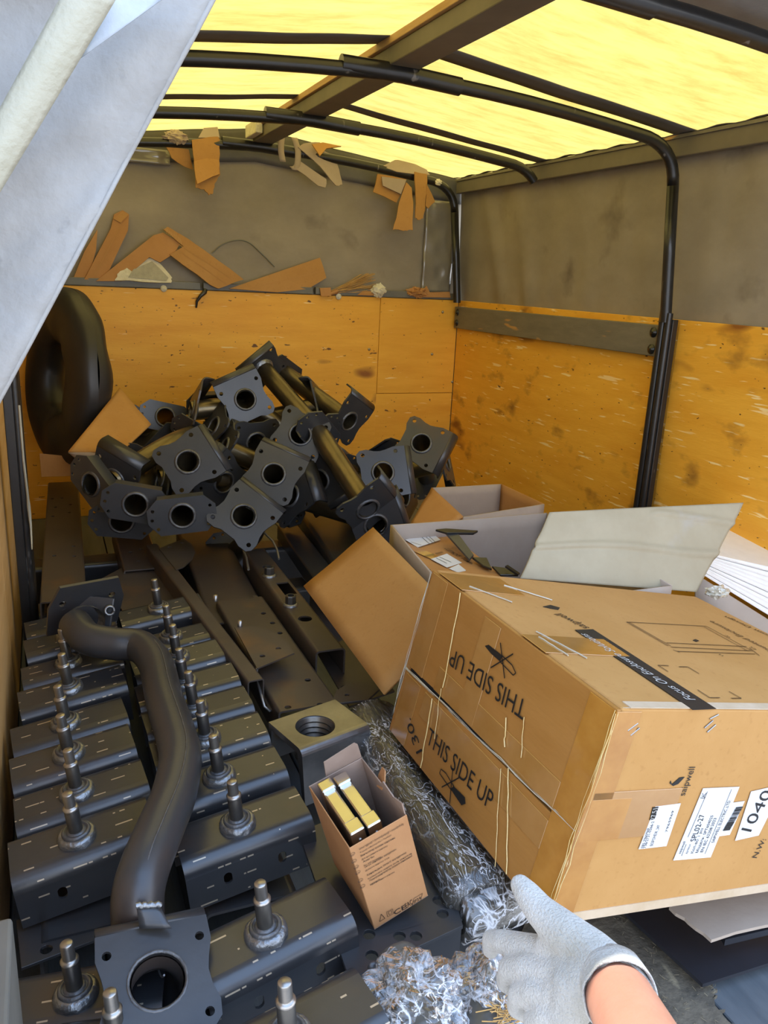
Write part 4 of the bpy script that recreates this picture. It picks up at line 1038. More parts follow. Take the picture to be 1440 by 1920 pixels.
sheet('outer_flap', [H0, H1, at(720, 1302, Z=.335), at(570, 1100, Z=.365)], 'kraft', oc, inv=oi, seed=5, wob=.002)
F0, F1, F2, F3 = at(975, 1085, Y=1.262), at(1305, 1110, Y=1.262), at(1393, 943, Y=1.36), at(1030, 961, Y=1.36)
def bigflap(u, v):
    p = F0.lerp(F1, u).lerp(F3.lerp(F2, u), v); n_ = V((.0, -.93, .35))
    cr1 = .008 * math.exp(-((v - .46 - .05 * math.sin(u * 5)) / .035) ** 2); cr2 = .007 * math.exp(-((v - .92 + .38 * max(0, u - .55)) / .03) ** 2) * (1 if u > .5 else 0)
    return oi @ (p + n_ * (.006 * noise.noise(V((u * 3, v * 3, 7))) + cr1 + cr2))
MB().grid(bigflap, 60, 40).obj('standing_flap', 'kraft_in', oc, solid=.005)
# corrugated edge of the standing flap
def flute(fn, n_, amp, r): 
    pts = []
    for k in range(n_ * 2 + 1): pts.append(V(fn(k / (n_ * 2))) + V((0, (-1) ** k * amp, 0)))
    return MB().tube(pts, r, 4)
flute(lambda t_: V(bigflap(t_, 1.0)), 70, .0018, .0008).obj('corrugation', 'kraft2', oc)
# taped box inside
tb = [at(738, 1022, Z=.455), at(836, 994, Z=.462), at(945, 1080, Z=.45), at(815, 1092, Z=.44)]
nb = thing('taped_box', 'small brown taped box with white labels and handwriting inside the open carton', 'box', frame(tb[0], tb[1] - tb[0], z=(0, 0, 1)))
ni = nb.matrix_world.inverted()
loc = [ni @ p for p in tb]; vs = loc + [p + V((0, 0, -.14)) for p in loc]
MB().add(vs, [(3, 2, 1, 0), (4, 5, 6, 7), (0, 1, 5, 4), (1, 2, 6, 5), (2, 3, 7, 6), (3, 0, 4, 7)]).obj('box', 'kraft2', nb, bevel=.003, fix=True)
nn = (tb[1] - tb[0]).cross(tb[3] - tb[0]).normalized(); nn = nn if nn.z > 0 else -nn
fb = Face(nb, tb[0], nn, .004); fb2 = Face(nb, tb[0], nn, .0048)
fb.poly([(760, 1012), (808, 998), (826, 1012), (783, 1026)], 'paper', 'label'); fb.poly([(808, 1048), (838, 1038), (866, 1055), (838, 1064)], 'paper', 'label'); fb.poly([(842, 1066), (860, 1058), (875, 1070), (858, 1073)], 'paper', 'label')
fb.poly([(752, 1022), (762, 1016), (905, 1078), (880, 1079)], 'tape', 'tape', lift=-.001)
for l in ([(790, 1006), (806, 1020)], [(796, 1004), (812, 1018)], [(802, 1003), (816, 1016)], [(770, 1016), (790, 1022)], [(818, 1046), (838, 1056)], [(824, 1044), (846, 1054)]): fb2.line(l, .0012)
fb2.text('Шлюб Танис', (832, 1028), (890, 1062), .012, shear=.3); fb2.text('7 детали', (776, 1046), (806, 1074), .012, shear=.3)
fb2.text('#### ###', (797, 1044), (832, 1036), .010)
# dark parts in the carton
def dark_part(pts, z, m, label, t=.006):
    P = [at(x, y, Z=zz) if not isinstance(zz, tuple) else at(x, y, Y=zz[0]) for (x, y), zz in zip(pts, z)]
    c = sum(P, V()) / len(P); n = (P[1] - P[0]).cross(P[2] - P[0]).normalized()
    fr2 = zframe(c, n, (0, 0.1, 1)); i2 = fr2.inverted(); L_ = [i2 @ p for p in P]
    ar = sum(L_[i].x * L_[(i + 1) % len(L_)].y - L_[(i + 1) % len(L_)].x * L_[i].y for i in range(len(L_)))
    if ar < 0: L_ = L_[::-1]
    o = MB().plate([(p.x, p.y) for p in L_], [], t).obj('dark_metal_part', m, bevel=.001, seg=1); o.matrix_world = fr2
    return tag(o, label, 'metal part')
dark_part([(816, 997), (836, 995), (896, 999), (888, 1003), (838, 1002)], [.49, .49, .488, .488, .49], 'steelblk', 'flat black metal strip above the taped box in the open carton')
dark_part([(834, 1002), (858, 1004), (888, 1045), (880, 1050)], [.485, .485, .462, .462], 'steel', 'blue-black drilled steel arm behind the taped box')
dark_part([(885, 1048), (912, 1049), (922, 1070), (905, 1065)], [.462, .462, .455, .455], 'steelblk', 'black metal bracket at the edge of the taped box')
dark_part([(922, 1065), (945, 1068), (972, 1082), (938, 1080)], [.457, .457, .45, .45], 'steelblk', 'low black metal piece in the open carton corner')
dark_part([(946, 1064), (950, 1062), (974, 1078), (970, 1080)], [.47, .47, .46, .46], 'steelblk', 'thin black rod-like metal piece leaning in the open carton', t=.005)
# smaller open carton further back
zc_ = .42
c3 = [at(778, 976, Z=zc_), at(812, 915, Z=zc_), at(941, 909, Z=zc_), at(1022, 946, Z=zc_), at(872, 970, Z=zc_)]
sc3 = thing('small_open_carton', 'smaller open brown carton standing behind the big open one', 'carton', T((1.2, 2.15, .18)))
si = sc3.matrix_world.inverted(); K = [V((1.02, 2.00, zc_)), V((1.215, 2.325, zc_)), V((1.480, 2.318, zc_)), V((1.482, 2.058, zc_)), V((1.155, 1.99, zc_))]
def wl(a, b, m, nm, seed): return sheet(nm, [a, b, dn(b, .18), dn(a, .18)], m, sc3, inv=si, seed=seed, wob=.002)
wl(K[1], K[2], 'kraft_side', 'back_wall', 1); wl(K[2], K[3], 'kraft2', 'side_wall', 2); wl(K[4], K[3], 'kraft_side', 'front_wall', 3); wl(K[4], K[1], 'kraft2', 'side_wall', 4)
sheet('outer_flap', [K[1], K[4], K[4] + V((-.13, .0, -.07)), K[1] + V((-.15, -.17, -.06))], 'kraft2', sc3, inv=si, seed=6)
sheet('bottom', [dn(K[1], .185), dn(K[2], .185), dn(K[3], .185), dn(K[4], .185)], 'kraft_side', sc3, inv=si, wob=0)
# white sheets and board by the side wall
S0, S1, S2, S3 = at(1332, 1038, Y=1.52), at(1600, 1098, Y=1.40), at(1600, 1252, Y=1.30), at(1312, 1074, Y=1.46)
nS = 9
for k in range(nS):
    t0, t1 = k / nS, (k + .965) / nS
    p = [S0.lerp(S3, t0), S1.lerp(S2, t0), S1.lerp(S2, t1), S0.lerp(S3, t1)]
    ex = V((.10, .34, .015)); jit = V((random.uniform(-.006, .006), 0, 0))
    vs = [q + jit for q in p] + [q + ex for q in p]
    o = MB().add([q - S3 for q in vs], [(0, 1, 2, 3), (7, 6, 5, 4), (0, 4, 5, 1), (1, 5, 6, 2), (2, 6, 7, 3), (3, 7, 4, 0)]).obj('white_sheet', 'white', bevel=.001, seg=1, fix=True)
    o.matrix_world = T(S3); tag(o, ('topmost white foam sheet of the stack against the scuffed orange plywood', 'second', 'third', 'fourth', 'fifth', 'sixth', 'seventh', 'eighth', 'lowest white foam sheet of the stack against the scuffed orange plywood')[k] + ('' if k in (0, 8) else ' white foam sheet from the top of the stack by the plywood'), 'sheet', 'white sheets stacked by the side wall')
bo_ = [at(1304, 1076, Y=1.40), at(1600, 1262, Y=1.25), at(1600, 1420, Y=1.25), at(1300, 1250, Y=1.40)]
c0_ = bo_[0]; o = quad([p - c0_ for p in bo_], 4, 4, .001).obj('grey_board', 'kraft_side', solid=.006); o.matrix_world = T(c0_)
tag(o, 'plain grey-brown board standing below the white sheets', 'board')
# crumpled foil-like film lump at the carton's far corner
cl_ = at(1345, 1110, Y=1.24)
def crump(fn_r, seed, amp, n1=24, n2=16, hf=1., smooth=False):
    def fn(u, v):
        th, ph = 2 * PI * u, PI * v
        d = V((math.sin(ph) * math.cos(th), math.sin(ph) * math.sin(th), math.cos(ph)))
        k = 1 + amp * (noise.noise(d * 2.3 + V((seed, 0, 0))) + .6 * noise.noise(d * 6 + V((0, seed, 0))) + .35 * noise.noise(d * 13 + V((0, 0, seed))) * hf)
        return V((d.x * fn_r[0], d.y * fn_r[1], d.z * fn_r[2])) * k
    return MB().grid(fn, n1, n2, smooth=smooth)
o = crump((.028, .02, .012), 3, .5).obj('film_scrap', 'filmline'); o.matrix_world = T(cl_ + V((0, 0, .0))); tag(o, 'crumpled scrap of clear film at the far corner of the large carton', 'film')

# sheets under the carton
def flat(name, pts, z, t, m, label, cat, seed=0, torn=None):
    P = [at(x, y, Z=z) for x, y in pts]; c = sum(P, V()) / len(P)
    L_ = [V(((p - c).x, (p - c).y)) for p in P]
    if torn: L_ = wig(L_, torn[0], torn[1], seed)
    o = MB().plate([(p.x, p.y) for p in L_], [], t).obj(name, m); o.matrix_world = T(c); return tag(o, label, cat)
flat('black_sheet', [(1150, 1690), (1318, 1845), (1600, 1755), (1600, 1600)], .030, .007, 'blackplate', 'black coated flat panel lying on the bed floor under cardboard', 'sheet')
flat('dark_strip', [(1360, 1762), (1600, 1705), (1600, 1660), (1345, 1735)], .085, .012, 'blackplate', 'black strip between the cardboard sheet and the flat black sheet', 'strip')
flat('cardboard_sheet', [(1255, 1700), (1600, 1600), (1600, 1688), (1334, 1762)], .105, .006, 'kraft_side', 'grey torn cardboard sheet under the large carton', 'cardboard', 3, (6, .003))
# dirt on the floor
dp = [at(x, y, Z=0) for x, y in ((1050, 1640), (1190, 1640), (1300, 1800), (1335, 1850), (1338, 1880), (1375, 1925), (1360, 1990), (1000, 1990), (950, 1800))]
c = sum(dp, V()) / len(dp)
o = MB().plate([(p.x, p.y) for p in wig([V(((q - c).x, (q - c).y)) for q in dp], 9, .008, 11)], [], .006).obj('dirt', 'dirt'); o.matrix_world = T(c + V((0, 0, .0062)))
tag(o, 'dry grey-brown dirt caked over the bed planks', 'dirt'); o['kind'] = 'stuff'
b = MB(); rr = random.Random(4)
for k in range(260):
    p = at(rr.uniform(1030, 1350), rr.uniform(1690, 1930), Z=.008); q = rr.uniform(0, 2 * PI); l = rr.uniform(.002, .010)
    b.tube([p, p + V((math.cos(q) * l, math.sin(q) * l, rr.uniform(.001, .004)))], rr.uniform(.0002, .0005), 4)
o = b.obj('straw_litter', 'litter'); tag(o, 'fine straw litter scattered over the dirt', 'litter'); o['kind'] = 'stuff'

# ------------------------------------------------------------------ fan box with two silver housings
s_ = .862
fA = CP + (V((.412, .925, .273)) - CP) * s_
g1, g2, g3 = V((.952, .077, .297)), V((.292, .071, -.954)), V((-.094, .995, .045))
ga, gc, gb = .0862, .1595, .134
fx = thing('fan_box', 'small open brown fan box with printed lettering, holding silver housings', 'box', Matrix(((g1.x, g2.x, g3.x, fA.x), (g1.y, g2.y, g3.y, fA.y), (g1.z, g2.z, g3.z, fA.z), (0, 0, 0, 1))))
M['kraft_fan'] = mat('smooth_kraft', (.42, .205, .085), .6, var=(.48, .25, .11), scale=10, bump=.06, bscale=150, detail=8, spec=.3)
M['kraft_fan_in'] = mat('grey_brown_kraft_inside', (.30, .21, .16), .75, var=(.36, .26, .20), scale=20, bump=.1)
tk = .0016
MB().bb((0, 0, 0), (ga, gc, tk)).obj('front_wall', 'kraft_fan', fx, bevel=.0006, seg=1)
MB().bb((0, 0, gb - tk), (ga, gc, gb)).obj('back_wall', 'kraft_fan_in', fx, bevel=.0006, seg=1)
MB().bb((0, 0, tk), (tk, gc, gb - tk)).obj('side_wall', 'kraft_fan', fx, bevel=.0006, seg=1); MB().bb((ga - tk, 0, tk), (ga, gc, gb - tk)).obj('side_wall', 'kraft_fan_in', fx, bevel=.0006, seg=1)
MB().bb((0, gc - tk, 0), (ga, gc, gb)).obj('bottom', 'kraft_fan_in', fx)
# raised back lid flap, tucked tab, torn corner
MB().plate([(.028, 0), (ga, 0), (ga - .002, .030), (.080, .036), (.030, .030)], [], tk, Matrix(((1, 0, 0, 0), (0, -1, 0, 0), (0, 0, -1, gb), (0, 0, 0, 1))) @ R(10, 'X')).obj('lid_flap', 'kraft_fan_in', fx)
MB().plate([(0, 0), (.020, .012), (.030, .0), (.028, -.016), (.014, -.022), (0, -.014)], [], tk, T((ga - .004, .010, gb * .52)) @ R(-70, 'Y') @ R(30, 'X')).obj('tab', 'kraft_fan', fx)
MB().plate([(0, 0), (gb * .5, 0), (gb * .42, .012), (.028, .006), (0, .018)], [], tk, Matrix(((0, 0, 1, ga), (0, -1, 0, 0), (1, 0, 0, .004), (0, 0, 0, 1)))).obj('torn_flap', 'kraft_fan_in', fx)
ff = Face(fx, fA, -g3, .0009)
lines = [('AM', 'Առանցքային խողովակային օդափոխիչ', 'Պատի տեղադրման համար', 674, 1594, 757, 1546, 734), ('BY', 'Вентылятар восевы канальны', 'Для насценнага мантажу', 677, 1607, 741, 1572, 727), ('EN', 'Axial fan', 'For wall mounting', 681, 1618, 702, 1607, 715),
         ('KG', 'Октук каналдык желдеткич', 'Дубалга орнотуу үчүн', 684, 1628, 743, 1594, 730), ('KZ', 'Канальдық білікті желдеткіш', 'Қабырғаға орнату үшін арналған', 689, 1643, 762, 1600, 772), ('RU', 'Электровентилятор осевой канальный', 'Бытовой', 693, 1654, 773, 1606, 712)]
for code, l1, l2, x0, y0, x1, y1, xe in lines:
    ff.text(l1, (x0, y0), (x1, y1), .0034); sl = (y1 - y0) / (x1 - x0)
    ff.text(l2, (x0 + 1.5, y0 + 6.5), (xe, y0 + 6.5 + sl * (xe - x0 - 1.5)), .0026)
    ff.line([(x0 - 13 + 4.5 * math.cos(t_ * PI / 6), y0 + 8 + 3.2 * math.sin(t_ * PI / 6) - 2.2 * math.cos(t_ * PI / 6)) for t_ in range(12)], .0004, closed=True)
    ff.text(code, (x0 - 16, y0 + 11.5), (x0 - 10, y0 + 8), .0018)
ff.text('Для настенного монтажа', (697, 1660), (740, 1636), .0026)
ff.text('CE', (740, 1716), (762, 1703), .0085); ff.text('EAC', (762, 1703), (775, 1694), .0095)
ff.line([(773, 1699), (789, 1689), (792, 1675), (776, 1685)], .0006, closed=True); ff.text('IP24', (777, 1694), (790, 1685), .0055)
ff.line([(727, 1719), (738, 1713), (736, 1704), (725, 1710)], .0005, closed=True); ff.line([(730, 1715), (735, 1712), (734, 1707), (728, 1710)], .0005, closed=True)
ff.line([(712, 1728), (722, 1722), (715, 1714)], .0007, closed=True)
# silver housings
for k, (x0, off) in enumerate(((.010, .0), (.034, .004))):
    h = thing('silver_housing', ('slim silver metal housing with end caps in the fan box, against the box side', 'slim silver metal housing with end caps in the fan box, towards the empty side')[k], 'housing', fx.matrix_world @ T((x0, -.004 + off, .012)), 'silver housings in the fan box')
    MB().bb((0, 0, 0), (.019, .12, .106)).obj('body', 'silver', h, bevel=.003)
    MB().bb((-.001, -.004, -.001), (.020, .05, .022)).obj('end_cap', 'silver', h, bevel=.002); MB().bb((-.001, -.006, .088), (.020, .05, .108)).obj('end_cap', 'silver', h, bevel=.002)
    MB().lathe([(.0022, 0), (.0022, .0012), (0, .0015)], 10, T((.010, .012, -.001)) @ R(180, 'X')).obj('screw', 'zinc', h)

# ------------------------------------------------------------------ film-wrapped bundles
def lump_tube(pts, ra, rb, seed, n_=22, amp=.08, cuts=8):
    P = sm(pts, cuts); k = len(P); b = MB()
    def fn(u, v):
        i = min(k - 1, int(round(u * (k - 1)))); p = P[i]; d = (P[min(k - 1, i + 1)] - P[max(0, i - 1)]).normalized()
        s = d.cross(V((0, 0, 1))).normalized(); w_ = s.cross(d); q = 2 * PI * v
        e = 1. if .02 < u < .98 else .72
        kk = e * (1 + amp * noise.noise(V((p.x * 14 + seed, p.y * 14, math.cos(q) * 1.5 + math.sin(q))))) + .02 * noise.noise(V((u * 30, math.cos(q) * 6, math.sin(q) * 6)))
        return p + s * (ra * kk * math.cos(q)) + w_ * (rb * kk * math.sin(q))
    b.grid(fn, k - 1, n_)
    b.add([fn(0, j / n_) for j in range(n_)], [tuple(range(n_))]); b.add([fn(1, j / n_) for j in range(n_)], [tuple(range(n_))[::-1]])
    return b
c0_ = at(760, 1500, Z=.24)
fb_ = thing('wrapped_bundle', 'long dark bundle wrapped in clear stretch film lying under the large carton', 'bundle', T(c0_)); fi2 = fb_.matrix_world.inverted()
bp_ = [fi2 @ at(x, y, Z=.235) for x, y in ((690, 1340), (735, 1420), (790, 1510), (850, 1605), (905, 1690))]
lump_tube(bp_, .052, .040, 1).obj('core', 'bundle', fb_); lump_tube(bp_, .056, .044, 3, amp=.14).obj('film', 'film', fb_)
c0_ = at(910, 1690, Z=.235)
en = thing('wrapped_roll', 'short roll end in crumpled clear film sticking out by the white glove', 'bundle', T(c0_)); fi3 = en.matrix_world.inverted()
ep = [fi3 @ at(x, y, Z=.215) for x, y in ((856, 1716), (892, 1704), (930, 1690), (985, 1672))]
lump_tube(ep, .036, .036, 5).obj('core', 'bundle', en); lump_tube(ep, .041, .041, 7, amp=.24).obj('film', 'film_bag', en)
# parcels in the foreground
for k, (ca, cb_, rad, z, label) in enumerate((((742, 1790), (800, 1960), .034, .255, 'clear film parcel with a grey roll end beside the lettered fan box plate'),
                                              ((930, 1790), (905, 1970), .033, .235, 'clear film parcel with straw packing tucked under the white glove'))):
    p0, p1 = at(*ca, Z=z), at(*cb_, Z=z - .01)
    o = thing('film_parcel', label, 'parcel', T(p0)); i4 = o.matrix_world.inverted()
    lump_tube([V(), (i4 @ p1) * .33, (i4 @ p1) * .66, i4 @ p1], rad * .82, rad * .82, k + 2).obj('core', 'bundle', o)
    mid = (i4 @ p1) * (.52 if k == 0 else .45)
    crump((rad * 1.6, rad * 1.7, rad * 1.15), 4 + k * 5, .30, 72, 48, .5, False).obj('film', 'film_bag', o, T(mid + V((.006, 0, .004))))
    rr = random.Random(30 + k)
    if k == 1:
        b = MB()
        for j in range(60):
            q = i4 @ at(rr.uniform(930, 985), rr.uniform(1878, 1925), Z=z + .02); an = rr.uniform(0, 6.28); l = rr.uniform(.01, .03)
            b.tube([q, q + V((math.cos(an) * l, math.sin(an) * l * .5, .004))], .0007, 4)
        b.obj('straw', 'straw', o)['kind'] = 'stuff'

# ------------------------------------------------------------------ gloved hand
def blob(b, chain, step=.3):
    """chain of (point, radius): swept spheres"""
    for (p, r), (q, s) in zip(chain[:-1], chain[1:]):
        p, q = V(p), V(q); n_ = max(2, int((q - p).length / (min(r, s) * step)) + 1)
        for i in range(n_ + 1):
            t_ = i / n_; c = p.lerp(q, t_); rad = r + (s - r) * t_
            b.add([c + V((math.cos(u * PI / 6) * math.sin(v * PI / 6), math.sin(u * PI / 6) * math.sin(v * PI / 6), math.cos(v * PI / 6))) * rad for v in range(7) for u in range(12)],
                  [(v * 12 + u, (v + 1) * 12 + u, (v + 1) * 12 + (u + 1) % 12, v * 12 + (u + 1) % 12) for v in range(6) for u in range(12)])
def soft(o, vox, it):
    r = o.modifiers.new('skin', 'REMESH'); r.mode = 'VOXEL'; r.voxel_size = vox; r.use_smooth_shade = True
    s = o.modifiers.new('soft', 'SMOOTH'); s.factor = .5; s.iterations = it
def hp(x, y, D, r): return (at(x, y, D=D), r)
wrist = hp(1150, 1842, .655, .027)
fa = MB(); blob(fa, [hp(1085, 1800, .70, .020), hp(1150, 1848, .655, .0272), hp(1182, 1915, .60, .0290), hp(1235, 2040, .51, .034), hp(1330, 2260, .37, .041)])
pe_o = fa.obj('person', 'skin'); soft(pe_o, .004, 6)
tag(pe_o, 'bare forearm reaching in, the hand in a white knitted work glove', 'person')
gl = MB()
idx = [hp(1030, 1788, .720, .0165), hp(985, 1776, .745, .0140), hp(945, 1766, .770, .0125), hp(922, 1762, .790, .0108), hp(920, 1780, .80, .0095)]
mid_ = [hp(1036, 1826, .700, .0170), hp(990, 1815, .722, .0145), hp(957, 1818, .745, .0130), hp(950, 1840, .765, .0115), hp(972, 1855, .775, .0105)]
rin = [hp(1046, 1868, .682, .0165), hp(1004, 1860, .700, .0140), hp(975, 1866, .720, .0125), hp(970, 1888, .738, .0112), hp(992, 1900, .75, .0100)]
pin = [hp(1064, 1908, .665, .0150), hp(1026, 1905, .680, .0128), hp(1002, 1914, .695, .0112), hp(1000, 1934, .71, .0100)]
thm = [hp(1112, 1795, .680, .0225), hp(1060, 1752, .700, .0195), hp(1015, 1710, .722, .0150), hp(990, 1678, .740, .0128), hp(976, 1660, .75, .0100)]
for ch in (idx, mid_, rin, pin): blob(gl, [(p, r * .92) for p, r in ch])
blob(gl, thm)
w0 = hp(1142, 1838, .66, .0280)
for k, ch in enumerate((idx, mid_, rin, pin)): blob(gl, [w0, hp(1090 - 3 * k, 1808 + 16 * k, .688 - .006 * k, .0225), ch[0]])
blob(gl, [w0, thm[0], (thm[1][0], .0195)]); blob(gl, [thm[1], idx[0]])
blob(gl, [w0, hp(1160, 1866, .64, .0290)])
go = gl.obj('glove', 'glove', pe_o); soft(go, .0024, 2)
# knitted cuff rim with fringe
cA, cB = at(1150, 1842, D=.655), at(1182, 1915, D=.60); ax = (cB - cA).normalized(); cm = zframe(cA.lerp(cB, .22), ax, (0, 0, 1))
cf = MB()
cf.lathe([(.0275, -.020), (.0285, -.008), (.0296, .008), (.0298, .0115), (.0286, .012), (.0272, .008), (.0262, -.020)], 36, cm, closed=True, wob=lambda i, q: 1 + .03 * math.sin(q * 18) + .05 * noise.noise(V((math.cos(q) * 2, math.sin(q) * 2, 1))))
cf.obj('cuff', 'glove', go)

# ------------------------------------------------------------------ tyre corner card sheet, scraps on the ledge and hanging scraps
def card(poly, Y, n, m, label, t=.005, torn=None, seed=0, cat='cardboard', name='cardboard_scrap', group=None, ref=None, parts=()):
    o0 = at(*(ref or poly[0]), Y=Y); n = V(n).normalized()
    if n.dot(ray(*poly[0])) > 0: n = -n
    P = [onplane(x, y, o0, n) for x, y in poly]; c = sum(P, V()) / len(P); fr = zframe(c, n, (0, 0.01, 1)); i2 = fr.inverted()
    L_ = [V(((i2 @ p).x, (i2 @ p).y)) for p in P]
    if sum(L_[i].x * L_[(i + 1) % len(L_)].y - L_[(i + 1) % len(L_)].x * L_[i].y for i in range(len(L_))) < 0: L_ = L_[::-1]
    if torn: L_ = wig(L_, torn[0], torn[1], seed)
    o = MB().plate([(p.x, p.y) for p in L_], [], t).obj(name, m); o.matrix_world = fr; tag(o, label, cat, group)
    return o
YS = YB - .012
GS = 'cardboard scraps tucked along the back ledge'
card([(136, 526), (158, 472), (183, 430), (180, 470), (164, 526)], YS + .01, (.1, -1, .06), 'kraft2', 'brown cardboard scrap half behind the white tarpaulin flap', group=GS)
o = card([(158, 524), (208, 428), (214, 402), (230, 394), (242, 402), (240, 432), (222, 470), (196, 526)], YS + .005, (.05, -1, .08), 'kraft2', 'tall folded cardboard strip leaning up from the ledge', .012, group=GS)
f9 = Face(o, o.matrix_world.translation + (o.matrix_world.to_3x3() @ V((0, 0, 1))) * .0005, o.matrix_world.to_3x3() @ V((0, 0, 1)))
f9.line([(178, 515), (228, 420)], .003, 'kraft', 'crease'); f9.poly([(212, 410), (230, 396), (241, 403), (226, 418)], 'kraft', 'folded_tip', t=.004, lift=.003)
o = card([(180, 527), (288, 441), (306, 436), (338, 456), (326, 476), (300, 492), (280, 482), (228, 527)], YS + .0, (-.05, -1, .12), 'kraft2', 'folded cardboard piece bent over beside the foam block', .010, group=GS)
o = card([(306, 430), (314, 425), (340, 440), (382, 468), (457, 524), (410, 541), (394, 534), (318, 477), (344, 462)], YS - .004, (.03, -1, .10), 'kraft', 'long corrugated cardboard strip slanting down to the ledge', .008, (3, .002), 4, group=GS)
f9 = Face(o, o.matrix_world.translation, o.matrix_world.to_3x3() @ V((0, 0, 1)))
for k in range(9): f9.line([(310 + k * 3.4, 428 + k * 2.2), (318 + k * 3.4 - 5, 438 + k * 2.4)], .0018, 'straw', 'flute')
f9.line([(335, 458), (440, 526)], .002, 'kraft', 'crease'); f9.line([(330, 466), (425, 533)], .002, 'kraft', 'crease')
o = card([(430, 541), (600, 483), (606, 500), (612, 521), (577, 542), (520, 548)], YS - .006, (.03, -1, .12), 'kraft', 'trapezoid cardboard offcut lying against the back tarpaulin', .010, group=GS)
f9 = Face(o, o.matrix_world.translation, o.matrix_world.to_3x3() @ V((0, 0, 1))); f9.line([(470, 541), (608, 507)], .003, 'kraft', 'crease')
o = card([(215, 526), (222, 512), (240, 500), (262, 487), (285, 482), (304, 498), (323, 521), (321, 530)], YS - .012, (.02, -1, .22), 'foam', 'pale cream foam block with a broken edge on the ledge', .03, (4, .004), 6, 'foam', 'foam_block')
f9 = Face(o, o.matrix_world.translation, o.matrix_world.to_3x3() @ V((0, 0, 1))); f9.poly([(240, 520), (250, 505), (285, 490), (300, 504), (316, 521), (312, 527)], 'foamcut', 'smooth_face', t=.002, lift=.001)
card([(600, 540), (620, 539), (621, 555), (602, 555)], YB - .02, (0, -1, .1), 'kraft2', 'tiny cardboard tag over the ledge gap beside the broom straw', .006, group=GS)
br_ = thing('broom_head', 'loose sheaf of orange broom straw lying on the ledge', 'broom', T(at(622, 548, Y=YS))); i5 = br_.matrix_world.inverted(); b = MB(); rr = random.Random(9)
for k in range(60):
    p0 = i5 @ at(618 + rr.uniform(0, 8), 549 + rr.uniform(-4, 3), Y=YS + rr.uniform(-.01, .03)); p1 = i5 @ at(rr.uniform(670, 705), rr.uniform(512, 548), Y=YS + rr.uniform(0, .04))
    b.tube([p0, p0.lerp(p1, .5) + V((0, 0, -.004)), p1], .0013, 4)
b.obj('straw', 'straw', br_)['kind'] = 'stuff'
MB().tube([i5 @ at(614, 552, Y=YS), i5 @ at(632, 546, Y=YS)], .011, 10).obj('binding', 'kraft2', br_)
o = crump((.034, .02, .030), 8, .35, 20, 14).obj('foam_lump', 'foam'); o.matrix_world = T(at(710, 545, Y=YS)); tag(o, 'small broken lump of cream foam on the ledge', 'foam')
card([(670, 553), (680, 546), (694, 541), (702, 544), (704, 554)], YS, (0, -1, .3), 'kraft2', 'small curved cardboard bit beside the foam lump', .01, group=GS)
o = crump((.045, .025, .022), 21, .6, 26, 16).obj('crumpled_paper', 'kraft2'); o.matrix_world = T(at(782, 548, Y=YS)); tag(o, 'crumpled brown paper wad on the ledge', 'paper')
card([(788, 550), (800, 536), (806, 548), (843, 547), (845, 558), (790, 557)], YS + .004, (0, -1, .2), 'kraft2', 'flat brown cardboard strip on the ledge by the corner bow', .006, group=GS)
# wire loop on the back sheet
o = MB().tube(sm([at(x, y, Y=YB + .028) for x, y in ((398, 475), (415, 460), (440, 451), (465, 454), (490, 475), (515, 500))], 6), .003, 6).obj('wire_loop', 'greysteel'); tag(o, 'dark twisted wire loop lying against the back tarpaulin', 'wire')
# hanging scraps
YH = 3.588
def hang(pt, label, polys, group='cardboard hung over the back roof bow'):
    root = thing('hanging_cardboard', label, 'cardboard', T(at(*pt, Y=YH)), group); inv = root.matrix_world.inverted()
    for k, (poly, dy, n, m, torn) in enumerate(polys):
        o0 = at(*poly[0], Y=YH + dy); n = V(n).normalized(); n = n if n.dot(ray(*poly[0])) < 0 else -n
        P = [onplane(x, y, o0, n) for x, y in poly]; c = sum(P, V()) / len(P); fr = zframe(c, n, (0, .01, 1)); i2 = fr.inverted(); L_ = [V(((i2 @ p).x, (i2 @ p).y)) for p in P]
        if sum(L_[i].x * L_[(i + 1) % len(L_)].y - L_[(i + 1) % len(L_)].x * L_[i].y for i in range(len(L_))) < 0: L_ = L_[::-1]
        if torn: L_ = wig(L_, torn, .003, k + len(label))
        MB().plate([(p.x, p.y) for p in L_], [], .005).obj('sheet', m, root, inv @ fr)
    return root
h1 = hang((385, 258), 'wide torn cardboard sheet hung over the bow with a wad of paper', [
    ([(360, 262), (408, 256), (412, 262), (411, 300), (413, 328), (402, 345), (400, 362), (392, 366), (383, 355), (367, 352), (364, 300)], 0, (.1, -1, .1), 'kraft', 3),
    ([(364, 302), (400, 296), (411, 300), (412, 326), (370, 345)], -.012, (.1, -1, .35), 'kraft', 3),
    ([(372, 258), (382, 240), (408, 238), (412, 258)], .012, (0, -1, .4), 'kraft_side', None),
    ([(312, 276), (354, 280), (362, 318), (345, 312), (322, 296)], .004, (.3, -1, -.1), 'kraft', 2)])
crump((.045, .025, .024), 5, .5, 24, 16).obj('paper_wad', 'kraft_side', h1, h1.matrix_world.inverted() @ T(at(330, 258, Y=YH + .01)))
h2 = hang((585, 275), 'twisted brown cardboard hung beside the ridge beam with a rolled piece', [
    ([(559, 276), (575, 268), (600, 267), (606, 282), (630, 292), (636, 318), (642, 346), (630, 348), (600, 312)], -.004, (.2, -1, .2), 'kraft_side', 3),
    ([(585, 270), (606, 267), (640, 274), (612, 278), (600, 292)], -.02, (0, -1, .7), 'kraft', None),
    ([(548, 312), (560, 300), (612, 336), (610, 352), (596, 348)], .004, (-.1, -1, .1), 'kraft_side', 2)])
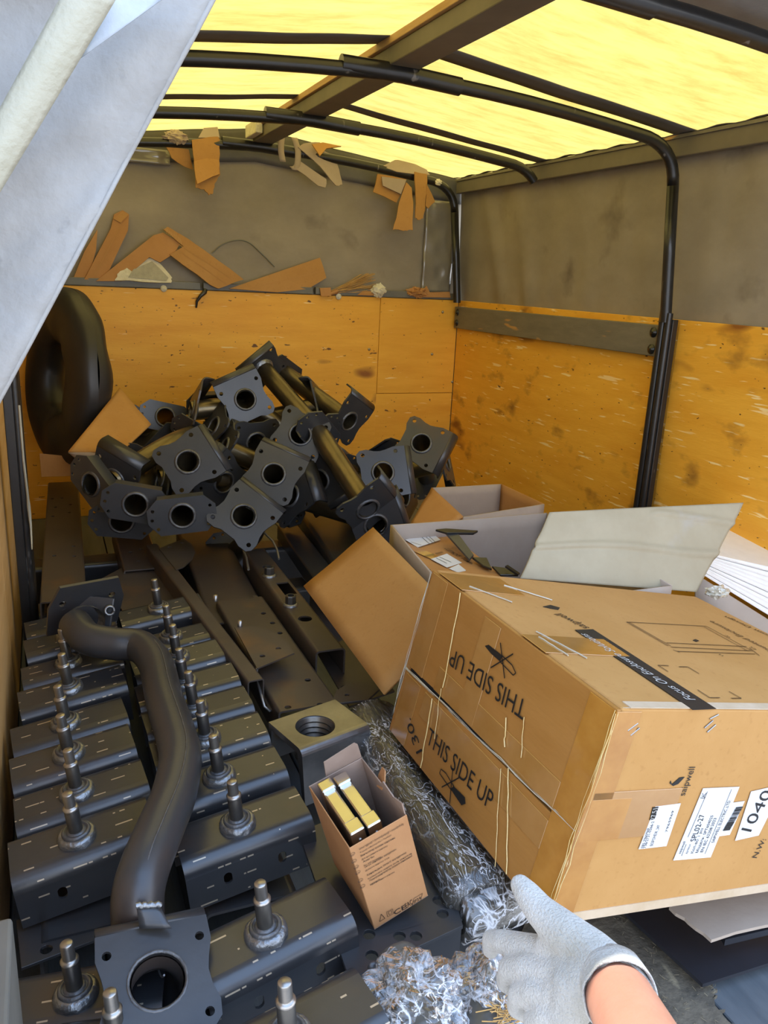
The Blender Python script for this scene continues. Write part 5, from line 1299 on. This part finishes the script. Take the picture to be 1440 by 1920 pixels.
for pl in (((529, 252), (527, 280), (531, 303)), ((552, 258), (559, 285), (556, 318), (549, 312))):
    P = [h2.matrix_world.inverted() @ at(x, y, Y=YH) for x, y in pl]
    MB().grid(lambda u, v: sm(P, 8)[min(len(sm(P, 8)) - 1, int(u * (len(P) - 1) * 8))] + V((.026 * (v - .5), .004 * u, 0)), 12, 2).obj('strip', 'kraft_side', h2, solid=.003)
h3 = hang((770, 325), 'bunch of torn cardboard strips hung by the corner bow', [
    ([(708, 326), (762, 336), (754, 360), (743, 380), (700, 360)], .002, (.1, -1, .0), 'kraft', 2),
    ([(716, 331), (762, 337), (752, 364), (718, 348)], -.006, (.1, -1, .05), 'kraft_side', None),
    ([(762, 342), (772, 352), (775, 380), (774, 432), (766, 431), (757, 433), (747, 430), (737, 431), (745, 400), (752, 370)], -.002, (-.1, -1, .1), 'kraft', 3),
    ([(778, 322), (802, 326), (801, 345), (798, 370), (797, 395), (793, 410), (785, 412), (779, 409), (780, 370)], -.012, (.25, -1, .05), 'kraft', 3),
    ([(800, 345), (816, 378), (803, 391), (798, 385)], .0, (.2, -1, 0), 'kraft', 2),
    ([(716, 312), (740, 300), (760, 299), (800, 318), (806, 328), (775, 326), (745, 322)], .012, (0, -1, .5), 'kraft_side', None)])
crump((.016, .012, .014), 15, .4, 14, 10).obj('paper_wad', 'foam', h3, h3.matrix_world.inverted() @ T(at(822, 342, Y=3.57)))
# folded corrugated sheet beside the tyre
c1, c2, c3_, c4 = at(224, 728, D=2.92), at(283, 797, D=2.80), at(190, 852, D=2.50), at(128, 848, D=2.52)
o = quad([p - c4 for p in (c1, c2, c3_ + V((.06, .02, .0)), c4)], 14, 10, .004, 2, .012).obj('folded_card_sheet', 'kraft', solid=.005); o.matrix_world = T(c4)
tag(o, 'folded corrugated cardboard sheet between the tyre and the steel heap', 'cardboard')
fx_ = quad([p - c4 for p in (c4, c3_ + V((.08, .02, .0)), c3_ + V((.10, .0, -.09)), c4 + V((.02, .0, -.02))) ], 8, 4, .002, 3)
fx_.obj('lower_fold', 'kraft_side', o, solid=.005)

card([(74, 850), (134, 856), (152, 892), (78, 894)], 3.12, (.1, -1, .3), 'kraft2', 'brown cardboard piece lying at the foot of the tyre', .006)
finish_text()
